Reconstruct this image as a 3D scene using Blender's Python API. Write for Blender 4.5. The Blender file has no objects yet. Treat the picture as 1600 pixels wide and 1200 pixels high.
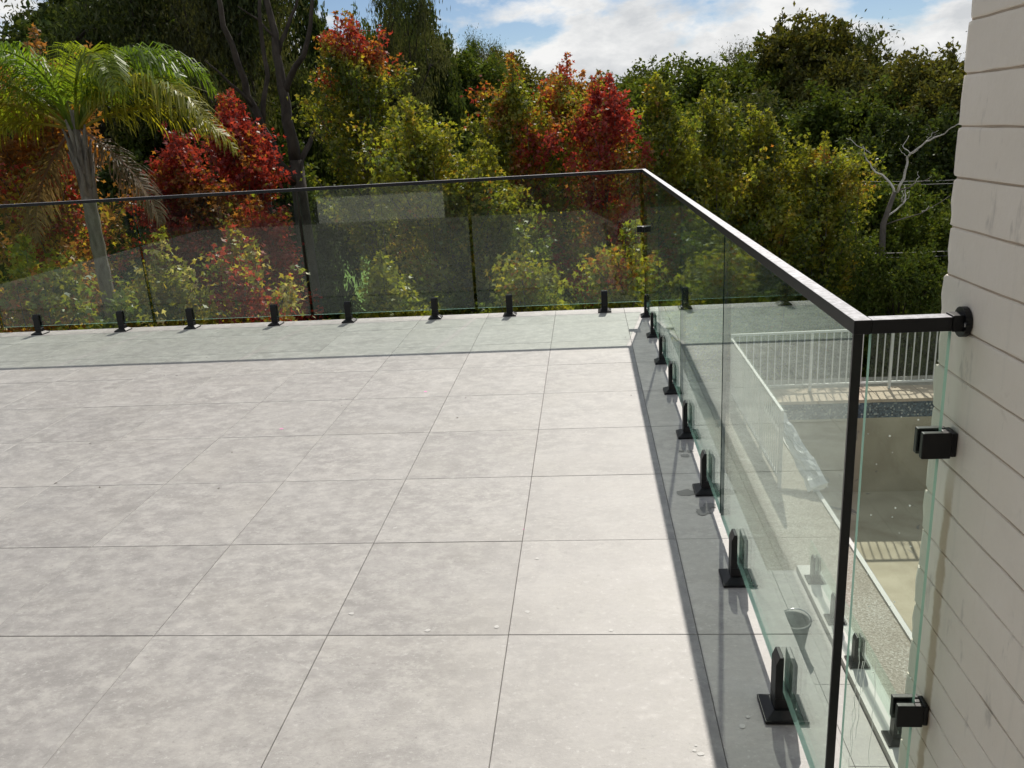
import bpy, bmesh, math, random
import numpy as np
from mathutils import Vector, Matrix

# ------------------------------------------------------------------ camera, sky, sun, exposure
scene = bpy.context.scene
COL = scene.collection
CAM = np.array([-0.4266, -6.1974, 1.3469])
YAW, PITCH, ROLL, FPX = 0.0996, 0.2961, -0.0609, 1292.08   # focal length in pixels of a 1600 px wide frame

def cam_axes():
    cy, sy, cp, sp = math.cos(YAW), math.sin(YAW), math.cos(PITCH), math.sin(PITCH)
    f = np.array([-sy*cp, cy*cp, -sp]); r = np.array([cy, sy, 0.0]); u = np.cross(r, f)
    c, s = math.cos(ROLL), math.sin(ROLL)
    return r*c + u*s, -r*s + u*c, f
RX, UX, FX = cam_axes()
cam = bpy.data.objects.new('camera', bpy.data.cameras.new('camera'))
COL.objects.link(cam)
m = Matrix.Identity(4)
for i in range(3):
    m[i][0], m[i][1], m[i][2], m[i][3] = RX[i], UX[i], -FX[i], CAM[i]
cam.matrix_world = m
cam.data.sensor_width = 36.0
cam.data.lens = FPX/1600*36.0
cam.data.clip_start = 0.02
cam.data.clip_end = 2000
scene.camera = cam

SUN_DIR = Vector((0.172, 1.09, 1.03)).normalized()
SUN_EL = math.asin(SUN_DIR.z)
SUN_AZ = math.atan2(SUN_DIR.x, SUN_DIR.y)
sun = bpy.data.objects.new('sun', bpy.data.lights.new('sun', 'SUN'))
COL.objects.link(sun)
sun.data.energy = 4.6
sun.data.angle = math.radians(0.53)
sun.data.color = (1.0, 0.94, 0.85)
sun.rotation_euler = (-SUN_DIR).to_track_quat('-Z', 'Y').to_euler()
sun.location = (3, 20, 20)

world = bpy.data.worlds.new('World'); scene.world = world; world.use_nodes = True
world.cycles.sampling_method = 'MANUAL'; world.cycles.sample_map_resolution = 512
SKY_STRENGTH = 0.075
CLOUD_OFF = (20.3, 7.7, 0.9)
def build_world():
    nt = world.node_tree; N = nt.nodes; L = nt.links; N.clear()
    out = N.new('ShaderNodeOutputWorld'); bg = N.new('ShaderNodeBackground')
    sky = N.new('ShaderNodeTexSky'); sky.sky_type = 'NISHITA'; sky.sun_disc = False
    sky.sun_elevation = SUN_EL; sky.sun_rotation = SUN_AZ; sky.air_density = 0.8; sky.dust_density = 0.2; sky.ozone_density = 2.6
    tc = N.new('ShaderNodeTexCoord'); sep = N.new('ShaderNodeSeparateXYZ'); L.new(tc.outputs['Generated'], sep.inputs[0])
    def math_(op, a, b=None, c=None):
        n = N.new('ShaderNodeMath'); n.operation = op
        for i, v in enumerate((a, b, c)):
            if v is None: continue
            if isinstance(v, (int, float)): n.inputs[i].default_value = v
            else: L.new(v, n.inputs[i])
        return n.outputs[0]
    zc = math_('MAXIMUM', sep.outputs[2], 0.0)
    cmb = N.new('ShaderNodeCombineXYZ'); L.new(sep.outputs[0], cmb.inputs[0]); L.new(sep.outputs[1], cmb.inputs[1]); L.new(math_('MULTIPLY', sep.outputs[2], 2.1), cmb.inputs[2])
    mp = N.new('ShaderNodeMapping'); L.new(cmb.outputs[0], mp.inputs[0]); mp.inputs['Location'].default_value = CLOUD_OFF
    def nz(scale, detail, rough, dist=0.0, shift=(0, 0, 0)):
        n = N.new('ShaderNodeTexNoise'); n.inputs['Scale'].default_value = scale; n.inputs['Detail'].default_value = detail; n.inputs['Roughness'].default_value = rough; n.inputs['Distortion'].default_value = dist
        a = N.new('ShaderNodeVectorMath'); a.operation = 'ADD'; L.new(mp.outputs[0], a.inputs[0]); a.inputs[1].default_value = shift; L.new(a.outputs[0], n.inputs['Vector']); return n.outputs['Fac']
    n1 = nz(4.2, 12, 0.57, 0.1)
    # cumulus seen edge on towards the horizon close up, overhead they leave gaps
    gap = math_('MULTIPLY', math_('MINIMUM', zc, 0.16), 1.05)
    n1 = math_('SUBTRACT', math_('ADD', n1, 0.160), gap)
    ramp = N.new('ShaderNodeValToRGB'); L.new(n1, ramp.inputs[0])
    ramp.color_ramp.elements[0].position = 0.455; ramp.color_ramp.elements[1].position = 0.53
    ramp.color_ramp.elements[0].color = (0, 0, 0, 1); ramp.color_ramp.elements[1].color = (1, 1, 1, 1)
    # self-shading of the clouds: denser cores are greyer
    dens = math_('SUBTRACT', n1, 0.5); tex = nz(9.0, 8, 0.60, 0.2)
    sh = math_('ADD', math_('MULTIPLY', dens, -0.9), tex)
    r2 = N.new('ShaderNodeValToRGB'); L.new(sh, r2.inputs[0])
    r2.color_ramp.elements[0].position = 0.32; r2.color_ramp.elements[0].color = (0.63, 0.65, 0.67, 1)
    r2.color_ramp.elements[1].position = 0.54; r2.color_ramp.elements[1].color = (0.92, 0.92, 0.91, 1)
    sc_ = N.new('ShaderNodeVectorMath'); sc_.operation = 'SCALE'; L.new(r2.outputs[0], sc_.inputs[0]); sc_.inputs['Scale'].default_value = 1.0/SKY_STRENGTH
    mix = N.new('ShaderNodeMixRGB'); L.new(ramp.outputs[0], mix.inputs[0]); L.new(sky.outputs[0], mix.inputs[1]); L.new(sc_.outputs[0], mix.inputs[2])
    L.new(mix.outputs[0], bg.inputs[0]); bg.inputs[1].default_value = SKY_STRENGTH
    L.new(bg.outputs[0], out.inputs[0])
build_world()
vs = scene.view_settings
vs.view_transform = 'Standard'; vs.look = 'None'; vs.gamma = 1.0; vs.exposure = 0.0; vs.use_curve_mapping = False
scene.cycles.max_bounces = 8
scene.cycles.use_adaptive_sampling = True
scene.cycles.adaptive_threshold = 0.025
scene.cycles.transparent_max_bounces = 24
scene.cycles.transmission_bounces = 6
scene.cycles.glossy_bounces = 4
scene.cycles.diffuse_bounces = 4
scene.cycles.sample_clamp_indirect = 6.0
scene.cycles.use_denoising = True

# ------------------------------------------------------------------ helpers
def ray(px, py):
    q = ((px-800)/FPX, (py-600)/FPX)
    return FX + q[0]*RX - q[1]*UX
def at(px, py, y=None, x=None, z=None, d=None):
    """world point seen at a place of the photograph, at a given plane or forward distance"""
    v = ray(px, py)
    if y is not None: t = (y-CAM[1])/v[1]
    elif x is not None: t = (x-CAM[0])/v[0]
    elif z is not None: t = (z-CAM[2])/v[2]
    else: t = d/math.hypot(v[0], v[1])
    return CAM + t*v

def tag(o, label=None, cat=None, group=None, kind=None):
    if label: o['label'] = label
    if cat: o['category'] = cat
    if group: o['group'] = group
    if kind: o['kind'] = kind
    return o
def empty(name, loc=(0, 0, 0), rz=0.0, **k):
    o = bpy.data.objects.new(name, None); COL.objects.link(o)
    o.location = loc; o.rotation_euler = (0, 0, rz); o.empty_display_size = 0.2
    return tag(o, **k)
def link(name, mesh, parent=None, loc=(0, 0, 0), rot=(0, 0, 0), **k):
    o = bpy.data.objects.new(name, mesh); COL.objects.link(o)
    o.location = loc; o.rotation_euler = rot
    if parent is not None: o.parent = parent
    return tag(o, **k)

class MB:
    """collects boxes, prisms and tubes into one mesh"""
    def __init__(s): s.v = []; s.f = []; s.m = []
    def quadbox(s, pts, mi=0):
        b = len(s.v); s.v += [tuple(p) for p in pts]
        for q in ((0, 3, 2, 1), (4, 5, 6, 7), (0, 1, 5, 4), (1, 2, 6, 5), (2, 3, 7, 6), (3, 0, 4, 7)):
            s.f.append([b+i for i in q]); s.m.append(mi)
        return s
    def box(s, x0, x1, y0, y1, z0, z1, mi=0):
        return s.quadbox([(x0, y0, z0), (x1, y0, z0), (x1, y1, z0), (x0, y1, z0), (x0, y0, z1), (x1, y0, z1), (x1, y1, z1), (x0, y1, z1)], mi)
    def frustum(s, cx, cy, h0, h1, z0, z1, mi=0):
        return s.quadbox([(cx-h0, cy-h0, z0), (cx+h0, cy-h0, z0), (cx+h0, cy+h0, z0), (cx-h0, cy+h0, z0),
                          (cx-h1, cy-h1, z1), (cx+h1, cy-h1, z1), (cx+h1, cy+h1, z1), (cx-h1, cy+h1, z1)], mi)
    def prism(s, poly, axis, a, b, mi=0):
        """poly: outline in the two other axes, extruded along axis from a to b"""
        def P(p, t):
            return {'x': (t, p[0], p[1]), 'y': (p[0], t, p[1]), 'z': (p[0], p[1], t)}[axis]
        n = len(poly); k = len(s.v)
        s.v += [P(p, a) for p in poly] + [P(p, b) for p in poly]
        s.f.append(list(range(k, k+n))[::-1]); s.m.append(mi)
        s.f.append(list(range(k+n, k+2*n))); s.m.append(mi)
        for i in range(n):
            j = (i+1) % n; s.f.append([k+i, k+j, k+n+j, k+n+i]); s.m.append(mi)
        return s
    def tube(s, pts, rad, n=6, mi=0, cap=True):
        pts = [Vector(p) for p in pts]
        if isinstance(rad, (int, float)): rad = [rad]*len(pts)
        k = len(s.v); prev = None
        for i, p in enumerate(pts):
            t = (pts[min(i+1, len(pts)-1)] - pts[max(i-1, 0)])
            if t.length < 1e-9: t = Vector((0, 0, 1))
            t.normalize()
            a = prev if prev is not None else (Vector((1, 0, 0)) if abs(t.x) < 0.8 else Vector((0, 1, 0)))
            a = a - t*a.dot(t)
            if a.length < 1e-6: a = t.orthogonal()
            a.normalize(); b = t.cross(a); prev = a
            for j in range(n):
                w = 2*math.pi*j/n
                s.v.append(tuple(p + (a*math.cos(w) + b*math.sin(w))*rad[i]))
        for i in range(len(pts)-1):
            for j in range(n):
                j2 = (j+1) % n
                s.f.append([k+i*n+j, k+i*n+j2, k+(i+1)*n+j2, k+(i+1)*n+j]); s.m.append(mi)
        if cap:
            s.f.append([k+j for j in range(n)][::-1]); s.m.append(mi)
            e = k+(len(pts)-1)*n; s.f.append([e+j for j in range(n)]); s.m.append(mi)
        return s
    def mesh(s, name, *mats, smooth=False):
        me = bpy.data.meshes.new(name); me.from_pydata(s.v, [], s.f)
        for m_ in mats: me.materials.append(m_)
        if len(mats) > 1: me.polygons.foreach_set('material_index', s.m)
        if smooth: me.polygons.foreach_set('use_smooth', [True]*len(me.polygons))
        me.update(); return me
    def build(s, name, mats, parent=None, smooth=False, **k):
        if not isinstance(mats, (list, tuple)): mats = [mats]
        return link(name, s.mesh(name, *mats, smooth=smooth), parent, **k)

# ------------------------------------------------------------------ materials
class NB:
    def __init__(s, name):
        s.mat = bpy.data.materials.new(name); s.mat.use_nodes = True
        s.nt = s.mat.node_tree; s.nt.nodes.clear()
        s.out = s.nt.nodes.new('ShaderNodeOutputMaterial')
    def n(s, t, **k):
        o = s.nt.nodes.new(t)
        for a, b in k.items():
            if a in o.inputs: s.set(o.inputs[a], b)
            else: setattr(o, a, b)
        return o
    def set(s, inp, v):
        if hasattr(v, 'is_output'): s.nt.links.new(v, inp)
        else: inp.default_value = v
    def math(s, op, a, b=0.0, c=0.0):
        o = s.nt.nodes.new('ShaderNodeMath'); o.operation = op
        for i, v in enumerate((a, b, c)): s.set(o.inputs[i], v)
        return o.outputs[0]
    def vmath(s, op, a, b=(0, 0, 0)):
        o = s.nt.nodes.new('ShaderNodeVectorMath'); o.operation = op
        s.set(o.inputs[0], a); s.set(o.inputs[1], b); return o
    def noise(s, vec, scale, detail=4, rough=0.55, dist=0.0):
        o = s.n('ShaderNodeTexNoise', Scale=scale, Detail=detail, Roughness=rough, Distortion=dist)
        if vec is not None: s.set(o.inputs['Vector'], vec)
        return o.outputs['Fac']
    def ramp(s, fac, stops):
        o = s.nt.nodes.new('ShaderNodeValToRGB'); s.set(o.inputs[0], fac); e = o.color_ramp.elements
        while len(e) < len(stops): e.new(0.5)
        for i, (p, c) in enumerate(stops):
            e[i].position = p; e[i].color = (c, c, c, 1) if isinstance(c, (int, float)) else (*c, 1)
        return o.outputs[0]
    def mix(s, fac, a, b, mode='MIX'):
        o = s.nt.nodes.new('ShaderNodeMixRGB'); o.blend_type = mode
        s.set(o.inputs[0], fac)
        for i, v in ((1, a), (2, b)): s.set(o.inputs[i], (*v, 1) if isinstance(v, tuple) and len(v) == 3 else v)
        return o.outputs[0]
    def bump(s, h, dist=0.002, strength=0.5):
        o = s.nt.nodes.new('ShaderNodeBump'); s.set(o.inputs['Height'], h)
        o.inputs['Distance'].default_value = dist; o.inputs['Strength'].default_value = strength
        return o.outputs[0]
    def pos(s): return s.nt.nodes.new('ShaderNodeNewGeometry').outputs['Position']
    def obj(s): return s.nt.nodes.new('ShaderNodeTexCoord').outputs['Object']
    def rnd(s): return s.nt.nodes.new('ShaderNodeObjectInfo').outputs['Random']
    def principled(s, color, rough=0.5, normal=None, metal=0.0, spec=0.5):
        o = s.nt.nodes.new('ShaderNodeBsdfPrincipled')
        s.set(o.inputs['Base Color'], (*color, 1) if isinstance(color, tuple) and len(color) == 3 else color)
        s.set(o.inputs['Roughness'], rough); s.set(o.inputs['Metallic'], metal); s.set(o.inputs['Specular IOR Level'], spec)
        if normal is not None: s.set(o.inputs['Normal'], normal)
        s.nt.links.new(o.outputs[0], s.out.inputs[0]); return s.mat
    def surface(s, sh): s.nt.links.new(sh, s.out.inputs[0]); return s.mat

def simple(name, col, rough=0.5, var=0.12, scale=12.0, metal=0.0, bump=0.0, spec=0.5):
    b = NB(name); p = b.pos()
    f = b.noise(p, scale, 5, 0.6)
    c = b.mix(f, tuple(x*(1-var) for x in col), tuple(min(1, x*(1+var)) for x in col))
    nm = b.bump(b.noise(p, scale*6, 4), 0.002, bump) if bump else None
    return b.principled(c, rough, nm, metal, spec)

def mat_glass():
    b = NB('clear_float_glass')
    g = b.n('ShaderNodeNewGeometry')
    c = b.math('ABSOLUTE', b.vmath('DOT_PRODUCT', g.outputs['True Normal'], g.outputs['Incoming']).outputs['Value'])
    n2 = 1.52*1.52
    gg = b.math('SQRT', b.math('ADD', b.math('MULTIPLY', c, c), n2-1))
    rs = b.math('DIVIDE', b.math('SUBTRACT', c, gg), b.math('ADD', c, gg)); rs = b.math('MULTIPLY', rs, rs)
    nc = b.math('MULTIPLY', c, n2)
    rp = b.math('DIVIDE', b.math('SUBTRACT', nc, gg), b.math('ADD', nc, gg)); rp = b.math('MULTIPLY', rp, rp)
    F = b.math('MULTIPLY', b.math('ADD', rs, rp), 0.5)
    # a thin film of dust scatters a little light
    tr = b.n('ShaderNodeBsdfTransparent', Color=(0.925, 0.970, 0.940, 1))
    gl = b.n('ShaderNodeBsdfGlossy', Color=(0.89, 0.97, 0.93, 1), Roughness=0.0)
    mx = b.n('ShaderNodeMixShader'); b.set(mx.inputs[0], F); b.set(mx.inputs[1], tr.outputs[0]); b.set(mx.inputs[2], gl.outputs[0])
    df = b.n('ShaderNodeBsdfDiffuse', Color=(0.8, 0.82, 0.8, 1))
    dust = b.math('MULTIPLY', b.ramp(b.noise(b.pos(), 6.0, 6, 0.65), [(0.4, 0.3), (0.75, 1.0)]), 0.003)
    m2 = b.n('ShaderNodeMixShader'); b.set(m2.inputs[0], dust); b.set(m2.inputs[1], mx.outputs[0]); b.set(m2.inputs[2], df.outputs[0])
    return b.surface(m2.outputs[0])
def mat_glass_edge():
    b = NB('polished_green_glass_edge')
    d = b.n('ShaderNodeBsdfDiffuse', Color=(0.30, 0.52, 0.44, 1)); t = b.n('ShaderNodeBsdfTranslucent', Color=(0.45, 0.72, 0.62, 1))
    x = b.n('ShaderNodeMixShader'); b.set(x.inputs[0], 0.6); b.set(x.inputs[1], d.outputs[0]); b.set(x.inputs[2], t.outputs[0])
    g = b.n('ShaderNodeBsdfGlossy', Roughness=0.08); y = b.n('ShaderNodeMixShader'); b.set(y.inputs[0], 0.12); b.set(y.inputs[1], x.outputs[0]); b.set(y.inputs[2], g.outputs[0])
    return b.surface(y.outputs[0])
def mat_tile():
    b = NB('grey_stone_look_porcelain')
    p = b.pos(); r = b.rnd()
    off = b.n('ShaderNodeCombineXYZ'); b.set(off.inputs[2], b.math('MULTIPLY', r, 37.0)); b.set(off.inputs[0], b.math('MULTIPLY', r, 3.1))
    v = b.vmath('ADD', p, off.outputs[0]).outputs[0]
    st = b.n('ShaderNodeMapping'); b.set(st.inputs[0], v); st.inputs['Scale'].default_value = (1.0, 1.35, 1.0)
    v = st.outputs[0]
    a = b.noise(v, 3.0, 10, 0.70, 0.15); c = b.noise(v, 14.0, 10, 0.76, 0.1); d = b.noise(v, 150.0, 4, 0.7); e = b.noise(v, 60.0, 6, 0.75, 0.2)
    base = b.ramp(a, [(0.28, (0.310, 0.296, 0.283)), (0.5, (0.380, 0.364, 0.349)), (0.70, (0.440, 0.423, 0.407))])
    base = b.mix(b.ramp(c, [(0.47, 0.0), (0.62, 0.8)]), base, (0.520, 0.503, 0.476))
    base = b.mix(b.ramp(c, [(0.34, 0.6), (0.46, 0.0)]), base, (0.29, 0.28, 0.265))
    base = b.mix(b.ramp(b.noise(v, 1.7, 3), [(0.5, 0.0), (0.72, 0.35)]), base, (0.425, 0.402, 0.365))
    # small chalky nicks and pits
    base = b.mix(b.ramp(e, [(0.57, 0.0), (0.67, 0.65)]), base, (0.61, 0.60, 0.575))
    base = b.mix(b.ramp(e, [(0.31, 0.6), (0.41, 0.0)]), base, (0.225, 0.217, 0.206))
    base = b.mix(b.ramp(d, [(0.68, 0.0), (0.75, 0.45)]), base, (0.66, 0.65, 0.62))
    # cement haze left on the floor, not broken at the joints
    h = b.noise(p, 2.3, 6, 0.6, 0.8)
    base = b.mix(b.ramp(h, [(0.56, 0.0), (0.72, 0.20)]), base, (0.54, 0.52, 0.485))
    tone = b.math('ADD', b.math('MULTIPLY', r, 0.08), 0.82)
    cc = b.vmath('SCALE', base); b.set(cc.inputs['Scale'], tone)
    rough = b.ramp(c, [(0.3, 0.42), (0.7, 0.62)])
    return b.principled(cc.outputs[0], rough, b.bump(b.math('ADD', d, c), 0.0012, 0.35), spec=0.35)
def mat_painted_brick():
    b = NB('cream_painted_brick')
    p = b.pos(); a = b.noise(p, 5, 5, 0.6); d = b.noise(p, 60, 5, 0.65)
    c = b.ramp(a, [(0.3, (0.80, 0.73, 0.625)), (0.7, (0.86, 0.79, 0.69))])
    sm = b.n('ShaderNodeMapping'); b.set(sm.inputs[0], p); sm.inputs['Scale'].default_value = (1, 14, 5)
    smu = b.noise(sm.outputs[0], 1.6, 4, 0.6)
    c = b.mix(b.ramp(smu, [(0.64, 0.0), (0.74, 0.45)]), c, (0.34, 0.31, 0.27))
    c = b.mix(b.ramp(d, [(0.74, 0.0), (0.80, 0.6)]), c, (0.36, 0.30, 0.24))
    sv = b.n('ShaderNodeMapping'); b.set(sv.inputs[0], p); sv.inputs['Scale'].default_value = (1, 30, 1.2)
    c = b.mix(b.ramp(b.noise(sv.outputs[0], 1.0, 3), [(0.62, 0.0), (0.70, 0.35)]), c, (0.72, 0.67, 0.58))
    # old tan paint line left beside the glass, flaking low down
    sp = b.n('ShaderNodeSeparateXYZ'); b.set(sp.inputs[0], p)
    yy = b.math('ADD', sp.outputs[1], b.math('MULTIPLY', b.math('SUBTRACT', b.noise(p, 22, 5, 0.6), 0.5), 0.03))
    band = b.math('MULTIPLY', b.ramp(b.math('ADD', yy, 5.4), [(0.500, 0.0), (0.508, 0.75), (0.528, 0.75), (0.536, 0.0)]), b.ramp(b.math('ADD', sp.outputs[2], 0.2), [(0.90, 1.0), (1.0, 0.0)]))
    c = b.mix(band, c, (0.48, 0.36, 0.22))
    # rust stains and scuffs
    c = b.mix(b.ramp(b.noise(p, 9, 3, 0.5, 0.5), [(0.70, 0.0), (0.76, 0.35)]), c, (0.34, 0.26, 0.19))
    return b.principled(c, 0.55, b.bump(b.math('ADD', b.math('MULTIPLY', a, 2.0), d), 0.005, 0.4), spec=0.4)
def mat_leaf(name, transl=0.45, gloss=0.05, sat=1.0, jitter=0.25):
    b = NB(name)
    at_ = b.n('ShaderNodeAttribute', attribute_name='col')
    r = b.rnd()
    v = b.math('ADD', b.math('MULTIPLY', r, jitter), 1.0-jitter/2)
    c = b.vmath('SCALE', at_.outputs['Color']); b.set(c.inputs['Scale'], v)
    d = b.n('ShaderNodeBsdfDiffuse', Color=c.outputs[0])
    tc = b.vmath('MULTIPLY', c.outputs[0], (1.25, 1.15, 0.6)).outputs[0]
    t = b.n('ShaderNodeBsdfTranslucent', Color=tc)
    x = b.n('ShaderNodeMixShader'); b.set(x.inputs[0], transl); b.set(x.inputs[1], d.outputs[0]); b.set(x.inputs[2], t.outputs[0])
    g = b.n('ShaderNodeBsdfGlossy', Roughness=0.42, Color=(0.9, 0.92, 0.9, 1))
    y = b.n('ShaderNodeMixShader'); b.set(y.inputs[0], gloss); b.set(y.inputs[1], x.outputs[0]); b.set(y.inputs[2], g.outputs[0])
    return b.surface(y.outputs[0])
def mat_bark(name, c0, c1, sc=9.0):
    b = NB(name); p = b.pos()
    mp = b.n('ShaderNodeMapping'); b.set(mp.inputs[0], p); mp.inputs['Scale'].default_value = (1, 1, 0.35)
    f = b.noise(mp.outputs[0], sc, 6, 0.65)
    return b.principled(b.ramp(f, [(0.3, c0), (0.7, c1)]), 0.85, b.bump(f, 0.03, 0.6), spec=0.2)
def mat_ground():
    b = NB('leaf_litter_and_grass'); p = b.pos()
    a = b.noise(p, 0.16, 4); d = b.noise(p, 7.0, 6, 0.7)
    c = b.ramp(a, [(0.4, (0.055, 0.06, 0.025)), (0.6, (0.05, 0.085, 0.02))])
    c = b.mix(b.ramp(d, [(0.35, 0.7), (0.6, 0.0)]), c, (0.03, 0.025, 0.015))
    return b.principled(c, 0.9, b.bump(d, 0.08, 0.7), spec=0.1)
def mat_lawn():
    b = NB('mown_lawn'); p = b.pos(); d = b.noise(p, 3.0, 6, 0.7)
    return b.principled(b.ramp(d, [(0.3, (0.11, 0.2, 0.035)), (0.7, (0.17, 0.27, 0.06))]), 0.85, b.bump(b.noise(p, 40, 3), 0.03, 0.6), spec=0.1)
def mat_aggregate():
    b = NB('exposed_pebble_aggregate'); p = b.pos()
    vo = b.n('ShaderNodeTexVoronoi', Scale=85.0); b.set(vo.inputs['Vector'], p)
    c = b.ramp(b.vmath('DOT_PRODUCT', vo.outputs['Color'], (0.4, 0.3, 0.3)).outputs['Value'], [(0.2, (0.24, 0.215, 0.18)), (0.55, (0.39, 0.36, 0.31)), (0.85, (0.53, 0.51, 0.46))])
    c = b.mix(b.ramp(b.noise(p, 1.8, 4), [(0.4, 0.35), (0.65, 0.0)]), c, (0.26, 0.22, 0.17))
    return b.principled(c, 0.8, b.bump(vo.outputs['Distance'], 0.006, 0.5), spec=0.2)
def mat_pool_shell():
    b = NB('stained_pool_render'); p = b.pos()
    a = b.noise(p, 1.4, 6, 0.6, 0.8); d = b.noise(p, 14, 6, 0.7)
    c = b.ramp(a, [(0.3, (0.35, 0.305, 0.225)), (0.7, (0.50, 0.45, 0.345))])
    c = b.mix(b.ramp(d, [(0.62, 0.0), (0.72, 0.5)]), c, (0.27, 0.23, 0.17))
    pt = b.noise(p, 2.1, 3, 0.5, 1.5)
    c = b.mix(b.ramp(pt, [(0.655, 0.0), (0.665, 0.8)]), c, (0.22, 0.21, 0.20))
    return b.principled(c, 0.85, b.bump(d, 0.01, 0.4), spec=0.15)
def mat_mosaic():
    b = NB('dark_blue_glass_mosaic'); p = b.pos()
    s = b.n('ShaderNodeMapping'); b.set(s.inputs[0], p); s.inputs['Scale'].default_value = (45, 45, 45)
    cell = b.n('ShaderNodeVectorMath', operation='FLOOR'); b.set(cell.inputs[0], s.outputs[0])
    wn = b.n('ShaderNodeTexWhiteNoise'); b.set(wn.inputs['Vector'], cell.outputs[0])
    c = b.ramp(wn.outputs['Value'], [(0.0, (0.02, 0.035, 0.06)), (0.55, (0.05, 0.09, 0.14)), (0.85, (0.11, 0.16, 0.21)), (0.97, (0.4, 0.42, 0.4))])
    return b.principled(c, 0.2)
def mat_plastic_film():
    b = NB('clear_plastic_film'); p = b.pos()
    tr = b.n('ShaderNodeBsdfTransparent', Color=(0.9, 0.92, 0.92, 1))
    g = b.n('ShaderNodeBsdfPrincipled'); g.inputs['Base Color'].default_value = (0.75, 0.77, 0.78, 1); g.inputs['Roughness'].default_value = 0.22
    b.set(g.inputs['Normal'], b.bump(b.noise(p, 30, 3, 0.5), 0.02, 0.6))
    x = b.n('ShaderNodeMixShader'); b.set(x.inputs[0], 0.7); b.set(x.inputs[1], tr.outputs[0]); b.set(x.inputs[2], g.outputs[0])
    return b.surface(x.outputs[0])
def mat_black_metal(name, rough, spec, dust_sheen=False):
    b = NB(name); p = b.pos()
    d = b.noise(p, 9, 6, 0.7)
    f = b.noise(p, 140, 3, 0.6)
    c = b.mix(b.ramp(d, [(0.6, 0.0), (0.75, 0.2)]), (0.006, 0.006, 0.007), (0.035, 0.035, 0.037))
    if dust_sheen:  # top faces carry dust, made paler to paint in the sun and sky sheen
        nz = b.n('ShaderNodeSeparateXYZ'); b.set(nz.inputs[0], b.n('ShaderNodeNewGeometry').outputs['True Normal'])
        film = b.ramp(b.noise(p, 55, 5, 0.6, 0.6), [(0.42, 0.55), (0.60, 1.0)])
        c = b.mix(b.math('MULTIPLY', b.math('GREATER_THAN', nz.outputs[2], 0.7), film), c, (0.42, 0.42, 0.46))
    return b.principled(c, rough, b.bump(f, 0.0004, 0.25), spec=spec)
def mat_drip():
    b = NB('dried_white_drip'); d = b.n('ShaderNodeBsdfDiffuse', Color=(0.85, 0.87, 0.85, 1)); t = b.n('ShaderNodeBsdfTranslucent', Color=(0.9, 0.92, 0.9, 1))
    x = b.n('ShaderNodeMixShader'); b.set(x.inputs[0], 0.6); b.set(x.inputs[1], d.outputs[0]); b.set(x.inputs[2], t.outputs[0]); return b.surface(x.outputs[0])
def mat_window():
    b = NB('dark_window_glass')
    return b.principled((0.012, 0.014, 0.015), 0.05, spec=0.6)

M = dict(glass=mat_glass(), edge=mat_glass_edge(), edge_shaded=simple('shaded_green_glass_edge', (0.012, 0.035, 0.028), 0.25, 0.1, 20), tile=mat_tile(), black=mat_black_metal('black_powder_coat', 0.38, 0.35), rail=mat_black_metal('satin_black_rail', 0.50, 0.45, True), drip=mat_drip(), brick=mat_painted_brick(),
         grout=simple('dark_grout', (0.14, 0.13, 0.12), 0.9, 0.2, 30), slab=simple('grey_concrete', (0.36, 0.35, 0.33), 0.85, 0.18, 3, bump=0.3),
         mortar=simple('dirty_mortar', (0.50, 0.41, 0.32), 0.9, 0.3, 14, bump=0.4),
         shade_strip=simple('black_edge_shade', (0.006, 0.008, 0.007), 0.35), steel=simple('bright_steel', (0.6, 0.6, 0.62), 0.25, 0.05, 30, metal=1.0),
         white=simple('white_painted_metal', (0.72, 0.72, 0.70), 0.4, 0.06, 8), agg=mat_aggregate(), pool=mat_pool_shell(), mosaic=mat_mosaic(),
         paver=simple('sandstone_paver', (0.50, 0.40, 0.31), 0.85, 0.2, 9, bump=0.4), palec=simple('pale_concrete_lip', (0.60, 0.59, 0.56), 0.7, 0.12, 9),
         film=mat_plastic_film(), bucket=simple('grey_bucket_plastic', (0.20, 0.20, 0.19), 0.5, 0.2, 10), ground=mat_ground(), lawn=mat_lawn(),
         window=mat_window(), render=simple('pale_render', (0.62, 0.60, 0.56), 0.8, 0.08, 3), dark=simple('charcoal_paint', (0.05, 0.05, 0.052), 0.6),
         rooft=simple('grey_roof_sheet', (0.33, 0.34, 0.35), 0.45, 0.1, 3), spot=simple('white_paint_spot', (0.50, 0.49, 0.47), 0.6, 0.03, 50),
         pink=simple('pink_marker', (0.75, 0.22, 0.50), 0.7, 0.1, 50), wet=simple('damp_stain', (0.20, 0.195, 0.185), 0.7, 0.1, 40),
         leaf=mat_leaf('autumn_leaf', 0.58, 0.03), gum=mat_leaf('gum_leaf', 0.38, 0.012, jitter=0.35), frond=mat_leaf('palm_leaf', 0.60, 0.03),
         barkg=mat_bark('grey_bark', (0.07, 0.06, 0.05), (0.17, 0.15, 0.13)), barkd=mat_bark('dark_bark', (0.03, 0.025, 0.02), (0.09, 0.075, 0.06)),
         barkw=mat_bark('white_gum_bark', (0.42, 0.40, 0.36), (0.68, 0.66, 0.62)), barkp=mat_bark('palm_bark', (0.12, 0.10, 0.085), (0.30, 0.27, 0.23), 14),
         wire=simple('power_cable', (0.10, 0.10, 0.10), 0.5), dry=simple('dry_frond', (0.30, 0.23, 0.15), 0.85, 0.25, 9))

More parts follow.
